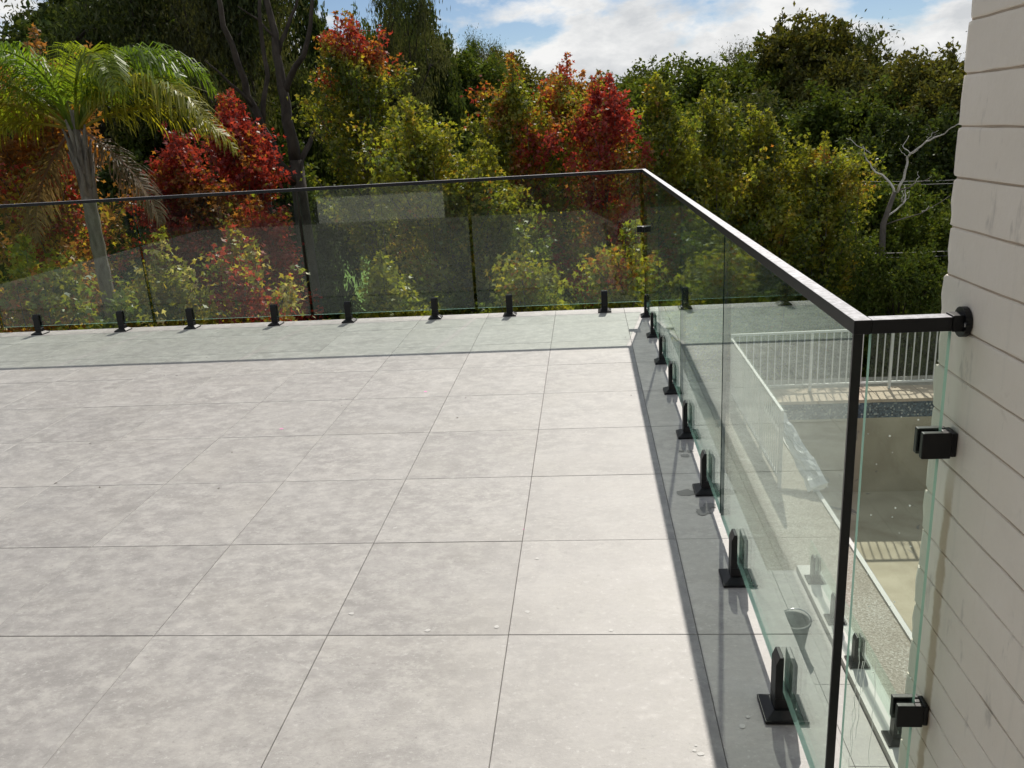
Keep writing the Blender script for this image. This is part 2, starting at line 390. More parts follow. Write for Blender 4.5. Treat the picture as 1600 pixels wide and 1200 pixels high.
# ------------------------------------------------------------------ ground
def ground_z(x, y):
    r = math.hypot(x+0.4, y+6.2)
    if r < 13: z = -4.5
    elif r < 32: z = -4.5 - 1.65*(r-13)/19
    elif r < 60: z = -6.15
    else: z = -6.15 + 0.075*(r-60)
    if r > 14: z += 0.18*math.sin(x*0.31)*math.cos(y*0.27)
    return z
def terrain():
    rs = [0.01, 6, 10, 13, 15, 17, 20, 24, 28, 32, 37, 43, 50, 60, 75, 95, 130, 180, 260, 400]; n = 72
    v = []; f = []
    for r in rs:
        for j in range(n):
            a = 2*math.pi*j/n; x = -0.4 + r*math.cos(a); y = -6.2 + r*math.sin(a)
            v.append((x, y, min(ground_z(x, y), 9.0)))
    for i in range(len(rs)-1):
        for j in range(n):
            j2 = (j+1) % n; f.append((i*n+j, (i+1)*n+j, (i+1)*n+j2, i*n+j2))
    me = bpy.data.meshes.new('ground'); me.from_pydata(v, [], f); me.materials.append(M['ground'])
    me.polygons.foreach_set('use_smooth', [True]*len(f)); me.update()
    link('ground', me, kind='structure')
terrain()
def lawn_patch(px, py, w, h):
    c = at(px, py, d=33.0); c[2] = 0
    # place on the terrain along that sight line
    t = None
    for d in np.arange(14, 60, 0.25):
        p = at(px, py, d=d)
        if p[2] <= ground_z(p[0], p[1]): t = p; break
    if t is None: t = at(px, py, d=40)
    nx, ny = 20, 16; v = []; f = []
    rnd = random.Random(5)
    for i in range(nx+1):
        for j in range(ny+1):
            x = t[0]+(i/nx-0.5)*w; y = t[1]+(j/ny-0.5)*h; v.append((x, y, ground_z(x, y)+0.10))
    for i in range(nx):
        for j in range(ny):
            k = i*(ny+1)+j; f.append((k, k+ny+1, k+ny+2, k+1))
    me = bpy.data.meshes.new('lawn'); me.from_pydata(v, [], f); me.materials.append(M['lawn']); me.update()
    link('lawn', me, kind='structure')
lawn_patch(522, 456, 7, 22); lawn_patch(1440, 460, 8, 12)

# ------------------------------------------------------------------ deck with its tiles
DX0, DX1, DY0, DY1 = -7.2, 0.10, -8.06, 0.10
TX, TY = 0.5215, 0.5513
deck = MB().box(DX0, DX1, DY0, DY1, -0.28, -0.006).build('deck', M['grout'], kind='structure')
xs = [DX1, -0.1575]; 
while xs[-1] > DX0: xs.append(max(DX0, xs[-1]-TX))
ys = [DY1, -0.341]
while ys[-1] > DY0: ys.append(max(DY0, ys[-1]-TY))
tile_cache = {}
def tile_mesh(w, h, z=0.012, mat='tile'):
    k = (round(w, 3), round(h, 3), z, mat)
    if k not in tile_cache:
        a, b_, e = w/2, h/2, 0.0012
        mb = MB(); mb.quadbox([(-a, -b_, -z), (a, -b_, -z), (a, b_, -z), (-a, b_, -z), (-a, -b_, -e), (a, -b_, -e), (a, b_, -e), (-a, b_, -e)])
        mb.f.pop(1); mb.m.pop(1)
        k0 = len(mb.v); mb.v += [(-a+e, -b_+e, 0), (a-e, -b_+e, 0), (a-e, b_-e, 0), (-a+e, b_-e, 0)]
        mb.f += [[k0, k0+1, k0+2, k0+3]] + [[4+i, 4+(i+1) % 4, k0+(i+1) % 4, k0+i] for i in range(4)]; mb.m += [0]*5
        tile_cache[k] = mb.mesh('tile', M[mat])
    return tile_cache[k]
J = 0.0014
trnd = random.Random(3)
for i in range(len(xs)-1):
    for j in range(len(ys)-1):
        w, h = xs[i]-xs[i+1]-J, ys[j]-ys[j+1]-J
        if w < 0.03 or h < 0.03: continue
        link('tile', tile_mesh(w, h), deck, ((xs[i]+xs[i+1])/2, (ys[j]+ys[j+1])/2, trnd.uniform(-0.0006, 0.0002)))
# deck fascia and the storey below it
MB().box(DX0-0.02, DX1-0.06, DY1-0.36, DY1-0.06, -4.6, -0.285).box(DX1-0.36, DX1-0.06, DY0, DY1-0.37, -4.6, -0.285).box(DX0-0.02, DX0+0.28, DY0, DY1-0.37, -4.6, -0.285).build(
    'retaining_wall', M['slab'], label='grey concrete wall carrying the tiled deck from below', cat='wall')

# chips, paint spots and marks on the tiles
def blob(mb, x, y, r, z, seed, n=9):
    rr = random.Random(seed); k = len(mb.v)
    for j in range(n):
        a = 2*math.pi*j/n; q = r*rr.uniform(0.7, 1.2)
        mb.v.append((x+q*math.cos(a), y+q*math.sin(a)*0.9, z))
    mb.f.append(list(range(k, k+n))); mb.m.append(0)
mb = MB()
for s, (px, py, r) in enumerate([(617, 825, .010), (802, 828, .007), (811, 835, .006), (824, 956, .012), (776, 979, .012), (549, 959, .011), (668, 985, .012), (955, 985, .011),
                               (1080, 1061, .007), (1092, 1059, .004), (1095, 1178, .011), (1085, 1173, .007), (1087, 1165, .005), (839, 873, .010), (1160, 1135, .012), (1168, 1120, .008)]):
    p = at(px, py, z=0.0); blob(mb, p[0], p[1], r*0.7, 0.0006+0.00003*s, s)
mb.build('paint_spot', M['spot'], deck, kind='stuff')
mb = MB()
for s, (px, py, r) in enumerate([(818, 827, .007), (665, 612, .02), (440, 670, .02)]):
    p = at(px, py, z=0.0); blob(mb, p[0], p[1], r*0.5, 0.0007, 40+s)
mb.build('marker_dot', M['pink'], deck, kind='stuff')
mb = MB()
for s, (px, py, r) in enumerate([(1073, 770, .035), (1070, 712, .02), (1078, 705, .015), (1098, 800, .03), (1103, 795, .02), (1065, 705, .012), (1110, 790, .025)]):
    p = at(px, py, z=0.0); blob(mb, p[0], p[1], r, 0.0005+0.00025*s, 60+s, 14)
mb.build('damp_patch', M['wet'], deck, kind='stuff')

# leaf crumbs on the floor
mb = MB(); lr = random.Random(12)
for s in range(18):
    x, y = lr.uniform(-3.2, -0.15), lr.uniform(-5.0, -0.6); a = lr.uniform(0, 6.28); l = lr.uniform(0.004, 0.011); w = l*0.35
    c_, s_ = math.cos(a), math.sin(a); k = len(mb.v)
    mb.v += [(x-l*c_, y-l*s_, 0.002), (x+w*s_, y-w*c_, 0.004), (x+l*c_, y+l*s_, 0.002), (x-w*s_, y+w*c_, 0.003)]; mb.f.append([k, k+1, k+2, k+3]); mb.m.append(0)
mb.build('leaf_crumb', simple('dry_leaf_crumb', (0.10, 0.075, 0.05), 0.9), deck, kind='stuff')

# ------------------------------------------------------------------ glass balustrades
RAILZ0, RAILZ1, RW = 1.010, 1.033, 0.0135
GT = 0.0055   # half glass thickness
def spigot_meshes():
    w = 0.0235
    prof = [(-.0245, .012), (-.0245, .140), (-.0165, .160), (-.0068, .160), (-.0068, .050), (.0068, .050), (.0068, .160), (.0165, .160), (.0245, .140), (.0245, .012)]
    body = MB()
    k = len(body.v); n = len(prof)
    # as three convex pieces so the slot stays open
    body.prism([(-.0245, .012), (.0245, .012), (.0245, .049), (-.0245, .049)], 'x', -w, w)
    body.prism([(-.0245, .0495), (-.0068, .0495), (-.0068, .160), (-.0165, .160), (-.0245, .140)], 'x', -w, w)
    body.prism([(.0068, .0495), (.0245, .0495), (.0245, .140), (.0165, .160), (.0068, .160)], 'x', -w, w)
    base = MB(); base.frustum(0, 0, .050, .050, 0.0005, .009); base.frustum(0, 0, .0485, .027, .0092, .022)
    def bev(mb, name):
        me = mb.mesh(name, M['black']); bm = bmesh.new(); bm.from_mesh(me)
        bmesh.ops.recalc_face_normals(bm, faces=bm.faces)
        bmesh.ops.bevel(bm, geom=[e for e in bm.edges], offset=0.0012, segments=1, affect='EDGES', profile=0.5)
        bm.to_mesh(me); bm.free(); return me
    return bev(body, 'spigot'), bev(base, 'base_plate')
SPIG, SBASE = spigot_meshes()
def add_spigot(parent, x, y, rz, z=0.0):
    s = link('spigot', SPIG, parent, (x, y, z), (0, 0, rz)); link('base_plate', SBASE, s)
    return s
def add_pane(parent, a0, a1, axis, fixed, z0, z1, aqua=False):
    """glass sheet along axis from a0 to a1 with polished edges"""
    mb = MB(); t = GT
    if axis == 'x': mb.box(a0, a1, fixed-t, fixed+t, z0, z1)
    else: mb.box(fixed-t, fixed+t, a0, a1, z0, z1)
    # faces: bottom, top, -y, +x, +y, -x ; large faces glass, others edge
    big = (2, 4) if axis == 'x' else (3, 5)
    mb.m = [0 if i in big else (1 if i < 2 or aqua else 2) for i in range(6)]  # upright ends get a dark copy of the edge, reflections painted into its colour
    return mb.build('glass_pane', [M['glass'], M['edge'], M['edge_shaded']], parent)
def bevel_box(name, boxes, mat, parent, off=0.0012, seg=2):
    mb = MB()
    for b_ in boxes: mb.box(*b_)
    me = mb.mesh(name, mat); bm = bmesh.new(); bm.from_mesh(me)
    bmesh.ops.bevel(bm, geom=list(bm.edges), offset=off, segments=seg, affect='EDGES', profile=0.5)
    bm.to_mesh(me); bm.free()
    return link(name, me, parent)
PZ0, PZ1 = 0.066, 1.018
far = empty('glass_balustrade', (0, 0, 0), label='long glass balustrade on black spigots across the far deck edge', cat='balustrade')
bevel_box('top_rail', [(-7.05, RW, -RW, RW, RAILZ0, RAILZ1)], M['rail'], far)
edges = [-0.028, -1.285, -2.579, -3.875, -5.17, -6.46, -7.04]
GAP = 0.012
for k in range(len(edges)-1):
    a1 = edges[k] - (GAP if k else 0); a0 = edges[k+1] + GAP
    add_pane(far, a0, a1, 'x', 0.0, PZ0, PZ1)
for x in (-0.306, -1.029, -1.607, -2.29, -2.884, -3.573, -4.152, -4.86, -5.45, -6.17, -6.75): add_spigot(far, x, 0, 0)
# corner clamp joining the two runs of glass
bevel_box('corner_clamp', [(-0.055, 0.0, -0.020, -0.0065, 0.585, 0.627), (-0.055, 0.0, 0.0065, 0.020, 0.585, 0.627), (-0.020, -0.0065, -0.055, -0.021, 0.585, 0.627), (0.0068, 0.020, -0.055, 0.020, 0.585, 0.627)], M['black'], far)

side = empty('glass_balustrade', (0, -4.88, 0), label='glass balustrade running along the right deck edge towards the camera', cat='balustrade')
def at_side(o): o.location = Vector(o.location) + Vector((0, 4.88, 0)); return o
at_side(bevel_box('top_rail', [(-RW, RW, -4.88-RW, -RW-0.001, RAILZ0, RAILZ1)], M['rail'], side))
sedges = [-0.03, -1.235, -2.415, -3.603, -4.868]
for k in range(4):
    a1 = sedges[k] - (0.008 if k else 0); a0 = sedges[k+1] + (0.008 if k < 3 else 0)
    p = at_side(add_pane(side, a0, a1, 'y', 0.0, PZ0, PZ1))
    if k == 3:
        at_side(MB().box(-0.0075, 0.0075, -4.8745, -4.8684, PZ0, PZ1-0.009).build('edge_shade_strip', M['shade_strip'], side))  # added black strip painting the shade and dark reflection of the pane end
for y in (-0.22, -0.823, -1.464, -2.031, -2.672, -3.268, -3.913, -4.51): add_spigot(side, 0, y+4.88, math.pi/2)

WX = 0.160   # painted face of the brick wall
ret = empty('glass_balustrade', (0, -4.88, 0), label='narrow glass infill panel between balustrade corner and painted brick wall', cat='balustrade')
RY = -4.88
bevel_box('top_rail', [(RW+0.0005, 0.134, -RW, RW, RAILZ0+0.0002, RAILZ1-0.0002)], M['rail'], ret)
pn = add_pane(ret, 0.0165, 0.137, 'x', 0.0, PZ0, PZ1, True)
end = bevel_box('rail_bracket', [(0.1345, 0.157, -0.0145, 0.0145, RAILZ0-0.001, RAILZ1+0.002)], M['black'], ret)
mb = MB(); mb.prism([(0.024*math.cos(a), 1.0215+0.024*math.sin(a)) for a in np.linspace(0, 2*math.pi, 20, endpoint=False)], 'x', 0.1505, 0.1595)
fl = mb.build('flange', M['black'], end)
mb = MB(); mb.prism([(-0.018+0.0042*math.cos(a), 1.0205+0.0042*math.sin(a)) for a in np.linspace(0, 2*math.pi, 12, endpoint=False)], 'x', 0.1485, 0.1506)
mb.build('screw', M['steel'], end)
for zc in (0.820, 0.297):
    cl = bevel_box('wall_clamp', [(0.104, 0.150, -0.0185, -0.0063, zc-0.0225, zc+0.0225), (0.104, 0.150, 0.0063, 0.0185, zc-0.0225, zc+0.0225), (0.1385, 0.150, -0.0058, 0.0058, zc-0.0215, zc+0.0215)], M['black'], ret, 0.0022, 3)
    bevel_box('back_plate', [(0.1505, 0.1592, -0.0165, 0.0165, zc-0.0205, zc+0.0205)], M['black'], cl, 0.002, 2)
# dried drips and spots on the infill pane
mb = MB(); dr = random.Random(8)
for px, y0, y1 in ((1333, 1085, 1195), (1341, 1010, 1180), (1345, 1030, 1150), (1352, 1000, 1080), (1368, 1030, 1195)):
    pts = []
    for i in range(9):
        q = at(px + dr.uniform(-2, 2) - (i/8)*(y1-y0)*0.075, y0+(y1-y0)*i/8, y=RY); pts.append((q[0], -GT-0.0006, q[2]))
    mb.tube(pts, [0.0007*dr.uniform(0.5, 1) for _ in pts], 5)
for s in range(20):
    px, py = dr.uniform(1345, 1445), dr.uniform(640, 1060)
    q = at(px, py, y=RY)
    if q[0] > 0.13 or q[0] < 0.02: continue
    r = dr.uniform(0.0006, 0.0017); n = 7
    mb.prism([(q[0]+r*math.cos(a), q[2]+r*math.sin(a)) for a in np.linspace(0, 2*math.pi, n, endpoint=False)], 'y', -GT-0.0009, -GT-0.0003)
mb.build('dried_drip', M['drip'], pn, kind='stuff')

# ------------------------------------------------------------------ house: painted brick wall, verandah roof, doors behind the camera
house = empty('house', (0.4, -8.2, -2.9), label='cream painted brick house wall rising at the right edge', cat='house')
HO = Vector((-0.4, 8.2, 2.9))
def hb(o): o.location = Vector(o.location) + HO; return o
wall = hb(MB().box(WX+0.0030, WX+0.36, -8.3, -4.790, -4.6, 3.3).build('brick_wall', M['mortar'], house))
CH = 0.0771
def brick_mesh(seed, L):
    """course-high brick with soft over-painted arrises; x is the outward face, origin at the far end"""
    r = random.Random(seed); mb = MB()
    h = CH/2; g = 0.0013
    prof = [(0.0, -h+g), (-0.0026, -h+g+0.0003), (-0.0046, -h+g+0.0012), (-0.0051, -h+0.006), (-0.0051, 0), (-0.0051, h-0.006), (-0.0046, h-g-0.0012), (-0.0026, h-g-0.0003), (0.0, h-g)]
    n = len(prof); ny = 14; rows = []
    t = [0, 0.003, 0.012] + [0.012+(L-0.024)*q/9 for q in range(1, 9)] + [L-0.012, L-0.006, L-0.002]
    for i, yy in enumerate(t):
        e = {0: 0.25, 1: 0.75}.get(i, 1.0) if i < 2 else (0.7 if i == ny-1 else 1.0)
        k = len(mb.v)
        for (x, z) in prof:
            wob = r.uniform(-0.0003, 0.0003)
            ze = z*(1-0.10*(1-e))
            ye = -yy - (r.uniform(-0.003, 0.003) if i < 2 else 0) + (0.006 if i == 0 and abs(z) < 0.02 else 0)
            mb.v.append((x*e + wob*(x != 0), ye, ze + r.uniform(-0.0008, 0.0008)*(abs(z) > 0.03)))
        for z in (-h+g, h-g): mb.v.append((0.10, -yy + (0.004 if i == 0 else 0), z*(0.9 if i == 0 else 1)))
        rows.append(k)
    order = list(range(n)) + [n+1, n]
    for i in range(ny-1):
        for q in range(len(order)):
            a, b_ = order[q], order[(q+1) % len(order)]
            mb.f.append([rows[i]+a, rows[i]+b_, rows[i+1]+b_, rows[i+1]+a]); mb.m.append(0)
    mb.f.append([rows[0]+q for q in order][::-1]); mb.m.append(0)
    mb.f.append([rows[-1]+q for q in order]); mb.m.append(0)
    me = mb.mesh('brick', M['brick'])
    bm = bmesh.new(); bm.from_mesh(me); bmesh.ops.recalc_face_normals(bm, faces=bm.faces); bm.to_mesh(me); bm.free()
    return me
BM = [brick_mesh(s, 0.44) for s in range(10)]
br = random.Random(2)
z_ref = 1.313 + CH/2
rest = MB()
for kz in range(-52, 26):
    zc = z_ref + kz*CH
    y = -4.783 + br.uniform(-0.005, 0.004)
    k = 0
    while y > -8.1:
        if -1.0 < zc < 1.8 and k < 4:
            link('brick', br.choice(BM), wall, (WX+0.0051, y, zc), (0, 0, br.uniform(-0.004, 0.004)))
        else:
            me = br.choice(BM); o0 = len(rest.v)
            rest.v += [(v.co.x+WX+0.0051, v.co.y+y, v.co.z+zc) for v in me.vertices]
            rest.f += [[o0+i for i in p.vertices] for p in me.polygons]; rest.m += [0]*len(me.polygons)
        y -= 0.4435; k += 1
rest.build('brick', M['brick'], wall, kind='stuff')
# facade and verandah roof behind the camera (seen mirrored in the far glass)
FY = DY0-0.004
hb(MB().box(-5.05, -2.83, FY-0.25, FY, 0.002, 2.62).build('facade_wall', M['render'], house))
hb(MB().box(-8.6, WX, FY-0.25, FY-0.001, 2.62, 3.25).build('lintel', M['render'], house))
for x0, x1 in ((-2.82, 0.15), (-8.6, -5.06)):
    fr = hb(MB().box(x0, x1, FY-0.12, FY-0.04, 0.003, 0.06).box(x0, x1, FY-0.12, FY-0.04, 2.55, 2.615).box(x0, x0+0.06, FY-0.12, FY-0.04, 0.061, 2.549).box(x1-0.06, x1, FY-0.12, FY-0.04, 0.061, 2.549).box((x0+x1)/2-0.04, (x0+x1)/2+0.04, FY-0.12, FY-0.04, 0.061, 2.549).build('sliding_door', M['dark'], house))
    xm = (x0+x1)/2
    MB().box(x0+0.061, xm-0.041, FY-0.09, FY-0.075, 0.062, 2.548).build('door_glass', M['window'], fr)
    MB().box(xm+0.041, x1-0.061, FY-0.09, FY-0.075, 0.062, 2.548).build('door_glass', M['window'], fr)
hb(MB().box(-8.8, WX-0.02, FY+0.001, -5.76, 2.62, 2.78).build('roof', M['rooft'], house))

# ------------------------------------------------------------------ lower landing beside the deck
LZ = -1.35
landing = MB().box(0.13, 0.93, -4.78, -1.52, LZ-0.22, LZ-0.006).build('landing', M['grout'], kind='structure')
lx = [0.131, 0.13+TX, 0.80]; ly = [-1.521]
while ly[-1] > -4.77: ly.append(max(-4.779, ly[-1]-TY))
for i in range(2):
    for j in range(len(ly)-1):
        link('tile', tile_mesh(lx[i+1]-lx[i]-J, ly[j]-ly[j+1]-J), landing, ((lx[i]+lx[i+1])/2, (ly[j]+ly[j+1])/2, LZ))
MB().box(0.802, 0.929, -4.779, -1.523, LZ-0.02, LZ+0.035).build('kerb', M['palec'], landing)
lowf = empty('glass_balustrade', (0.865, -1.7, LZ+0.035), label='row of black spigots on the pale kerb of the landing below', cat='balustrade')
for y in (-1.70, -2.12, -2.50, -3.05, -3.6): add_spigot(lowf, 0, y+1.7, math.pi/2)
MB().box(-GT, GT, -3.0, 0.12, 0.052, 0.20).build('glass_pane', [M['glass'], M['edge']], lowf)
# bucket standing on the landing
bx = at(1240, 985, z=LZ+0.10)
bk = empty('bucket', (bx[0], bx[1], LZ), label='grey plastic bucket standing on the tiled landing below the glass', cat='bucket')
def lathe(prof, n=24):
    mb = MB(); k = 0
    for (r, z) in prof:
        for j in range(n): mb.v.append((r*math.cos(2*math.pi*j/n), r*math.sin(2*math.pi*j/n), z))
    for i in range(len(prof)-1):
        for j in range(n): mb.f.append([i*n+j, i*n+(j+1) % n, (i+1)*n+(j+1) % n, (i+1)*n+j]); mb.m.append(0)
    return mb
lathe([(0.0, 0.003), (0.055, 0.003), (0.06, 0.008), (0.08, 0.15), (0.086, 0.152), (0.086, 0.165), (0.077, 0.165), (0.057, 0.012), (0.0, 0.012)]).build('tub', M['bucket'], bk, smooth=True)
MB().tube([(0.088*math.cos(a), 0.02*math.sin(a)-0.01, 0.155+0.07*math.sin(a)) for a in np.linspace(0, math.pi, 11)], 0.003, 6).build('handle', M['steel'], bk, smooth=True)

# ------------------------------------------------------------------ empty pool a storey below
PZ = -2.65; PX0_, PX1, PY0, PY1 = 2.06, 6.6, -3.4, 5.40; PB = -4.05
MB().box(0.05, PX0_-0.065, -6.5, 6.6, PZ-2.0, PZ).box(PX0_-0.10, PX1+1.6, PY1+0.62, 6.6, PZ-2.0, PZ).box(PX1+0.32, PX1+1.6, -6.5, PY1+0.62, PZ-2.0, PZ).box(PX0_-0.10, PX1+0.32, -6.5, PY0-0.1, PZ-2.0, PZ).build('pool_surround', M['agg'], kind='structure')
pool = empty('swimming_pool', ((PX0_+PX1)/2, 1.0, PB), label='empty concrete swimming pool with blue mosaic waterline below the deck', cat='pool')
PO = -Vector(pool.location)
def pp(o): o.location = Vector(o.location)+PO; return o
t = 0.2
pp(MB().box(PX0_-t, PX0_, PY0-t, PY1+t, PB-t, PZ-0.242).box(PX1, PX1+t, PY0-t, PY1+t, PB-t, PZ-0.242).box(PX0_, PX1, PY1, PY1+t, PB-t, PZ-0.242).box(PX0_, PX1, PY0-t, PY0, PB-t, PZ-0.242).box(PX0_, PX1, PY0, PY1, PB-t, PB).build('shell', M['pool'], pool))
pp(MB().box(PX0_-t, PX0_-0.004, PY0-t, PY1+t, PZ-0.24, PZ-0.004).box(PX1+0.004, PX1+t, PY0-t, PY1+t, PZ-0.24, PZ-0.004).box(PX0_, PX1, PY1+0.004, PY1+t, PZ-0.24, PZ-0.004).box(PX0_, PX1, PY0-t, PY0-0.004, PZ-0.24, PZ-0.004).build('waterline_mosaic', M['mosaic'], pool))
pw = 0.215
cope = MB(); cope.box(-pw/2+0.003, pw/2-0.003, 0, 0.60, 0, 0.045); cope_me = cope.mesh('coping_paver', M['paver'])
k = 0
x = PX0_+pw/2-0.1
while x < PX1+0.2:
    pp(link('coping_paver', cope_me, pool, (x, PY1-0.01, PZ-0.003+0.0008*(k % 3)))); x += pw; k += 1
pp(MB().box(PX0_-0.064, PX0_-0.022, PY0-0.1, PY1-0.012, PZ-0.002, PZ+0.022).build('pool_lip', M['palec'], pool))

def picket_fence(label, p0, p1, h, step, post_every):
    a, b_ = Vector(p0), Vector(p1); L = (b_-a).length; ang = math.atan2(b_.y-a.y, b_.x-a.x)
    f = empty('pool_fence', p0, ang, label=label, cat='fence')
    MB().box(-0.02, L+0.02, -0.016, 0.016, h-0.032, h).build('top_rail', M['white'], f)
    MB().box(0, L, -0.014, 0.014, 0.085, 0.112).build('bottom_rail', M['white'], f)
    me = MB().box(-0.0075, 0.0075, -0.0075, 0.0075, 0.113, h-0.033).mesh('baluster', M['white'])
    pm = MB().box(-0.018, 0.018, -0.018, 0.018, 0.0, h-0.034).mesh('post', M['white'])
    n = int(L/step)
    for i in range(n+1):
        x = i*step
        if i % post_every == 0: link('post', pm, f, (x, 0.0, 0), (0, 0, 0))
        else: link('baluster', me, f, (x, 0, 0))
    return f
picket_fence('long white picket pool fence behind the sandstone coping', (1.66, 5.82, PZ+0.048), (8.0, 5.95, PZ+0.048), 0.92, 0.104, 11)
picket_fence('short white picket fence seen end on beside the pool', (1.64, 2.55, PZ), (1.64, 5.74, PZ), 0.92, 0.104, 10)
# crumpled roll of clear plastic beside the fence end
def film_roll():
    r = random.Random(4); a = at(1235, 690, z=PZ+0.55); mb = MB()
    A = Vector((1.72, 3.25, PZ+0.75)); B = Vector((2.02, 2.35, PZ+0.10)); n = 16; seg = 14
    d = (B-A).normalized(); s = d.cross(Vector((0, 0, 1))).normalized(); u = s.cross(d)
    for i in range(seg+1):
        c = A.lerp(B, i/seg)
        for j in range(n):
            w = 2*math.pi*j/n; q = (0.045+0.045*i/seg)*r.uniform(0.6, 1.15)
            mb.v.append(tuple(c + s*q*math.cos(w)*1.3 + u*q*math.sin(w) + Vector((0, 0, 0.015*r.uniform(-1, 1)))))
    for i in range(seg):
        for j in range(n): mb.f.append([i*n+j, i*n+(j+1) % n, (i+1)*n+(j+1) % n, (i+1)*n+j]); mb.m.append(0)
    mb.f.append(list(range(n))); mb.f.append([seg*n+j for j in range(n)]); mb.m += [0, 0]
    lo = min(v[2] for v in mb.v); sh = PZ+0.004-lo
    mb.v = [(v[0], v[1], v[2]+sh) for v in mb.v]
    mb.build('plastic_sheet', M['film'], label='crumpled roll of clear plastic sheet leaning at the pool corner', cat='plastic sheet')
film_roll()

# ------------------------------------------------------------------ leaves
RNG = np.random.default_rng(11)
STAR = (np.array([(0, 0, 0), (-.52, .42, .04), (-.16, .46, 0), (0, 1.0, .06), (.16, .46, 0), (.52, .42, .04)]), [[0, 5, 4, 3, 2, 1]])
LANCE = (np.array([(0, 0, 0), (.16, .45, .02), (0, 1.0, -.03), (-.16, .45, .02)]), [[0, 1, 2, 3]])
OVAL = (np.array([(0, 0, 0), (.26, .5, .05), (0, 1.0, -.03), (-.26, .5, .05)]), [[0, 1, 2, 3]])
def unit(a): return a/np.maximum(np.linalg.norm(a, axis=-1, keepdims=True), 1e-9)
def leaf_mesh(name, C, tipdir, size, cols, mat, template, up_bias=0.6, rng=RNG):
    V, Fc = template; n = len(C); k = len(V)
    t = unit(tipdir); nn = unit(rng.normal(size=(n, 3)) + np.array([0, 0, up_bias])); s = unit(np.cross(t, nn)); nn = np.cross(s, t)
    P = C[:, None, :] + size[:, None, None]*(V[None, :, 0, None]*s[:, None, :] + V[None, :, 1, None]*t[:, None, :] + V[None, :, 2, None]*nn[:, None, :])
    me = bpy.data.meshes.new(name)
    me.vertices.add(n*k); me.vertices.foreach_set('co', P.reshape(-1).astype(np.float32))
    fl = [len(f) for f in Fc]; tot = sum(fl); nf = len(Fc)
    me.loops.add(n*tot); me.polygons.add(n*nf)
    li = np.concatenate([np.array(f) for f in Fc]); me.loops.foreach_set('vertex_index', (np.arange(n)[:, None]*k + li[None, :]).reshape(-1).astype(np.int32))
    st = np.concatenate([[0], np.cumsum(fl)[:-1]]); me.polygons.foreach_set('loop_start', (np.arange(n)[:, None]*tot + st[None, :]).reshape(-1).astype(np.int32))
    a = me.attributes.new('col', 'FLOAT_COLOR', 'POINT')
    cc = np.concatenate([np.repeat(cols, k, axis=0), np.ones((n*k, 1))], 1); a.data.foreach_set('color', cc.reshape(-1).astype(np.float32))
    me.materials.append(mat); me.update(calc_edges=True); return me
def vnoise(P, scale, seed):
    """smooth pseudo-random value in 0..1 from sums of sines"""
    r = np.random.default_rng(seed); o = np.zeros(len(P))
    for i in range(6):
        d = unit(r.normal(size=(1, 3)))[0]*scale*(0.6+0.35*i); o += np.sin(P@d + r.uniform(0, 6.28))/(1+0.3*i)
    return 1/(1+np.exp(-1.6*o))
PAL = dict(green=(0.115, 0.16, 0.026), yg=(0.245, 0.265, 0.034), yellow=(0.38, 0.31, 0.04), orange=(0.35, 0.155, 0.035), red=(0.35, 0.048, 0.042), deep=(0.25, 0.03, 0.03), brown=(0.27, 0.14, 0.045), cream=(0.55, 0.48, 0.22))
def pal_mix(w, P, seed, rng):
    """w: list of (colour name, weight array); pick a colour per leaf"""
    names = [n for n, _ in w]; W = np.stack([np.broadcast_to(x, (len(P),)) for _, x in w], 1); W = np.maximum(W, 0); W /= W.sum(1, keepdims=True)
    vn = vnoise(P, 5.0, seed+31); vn = np.argsort(np.argsort(vn))/len(vn); u = (0.62*vn + 0.38*rng.random(len(P)))[:, None]; idx = (np.cumsum(W, 1) < u).sum(1).clip(0, len(names)-1)
    base = np.array([PAL[n] for n in names])[idx]
    return base*rng.uniform(0.72, 1.25, (len(P), 1))*rng.uniform(0.92, 1.08, (len(P), 3))

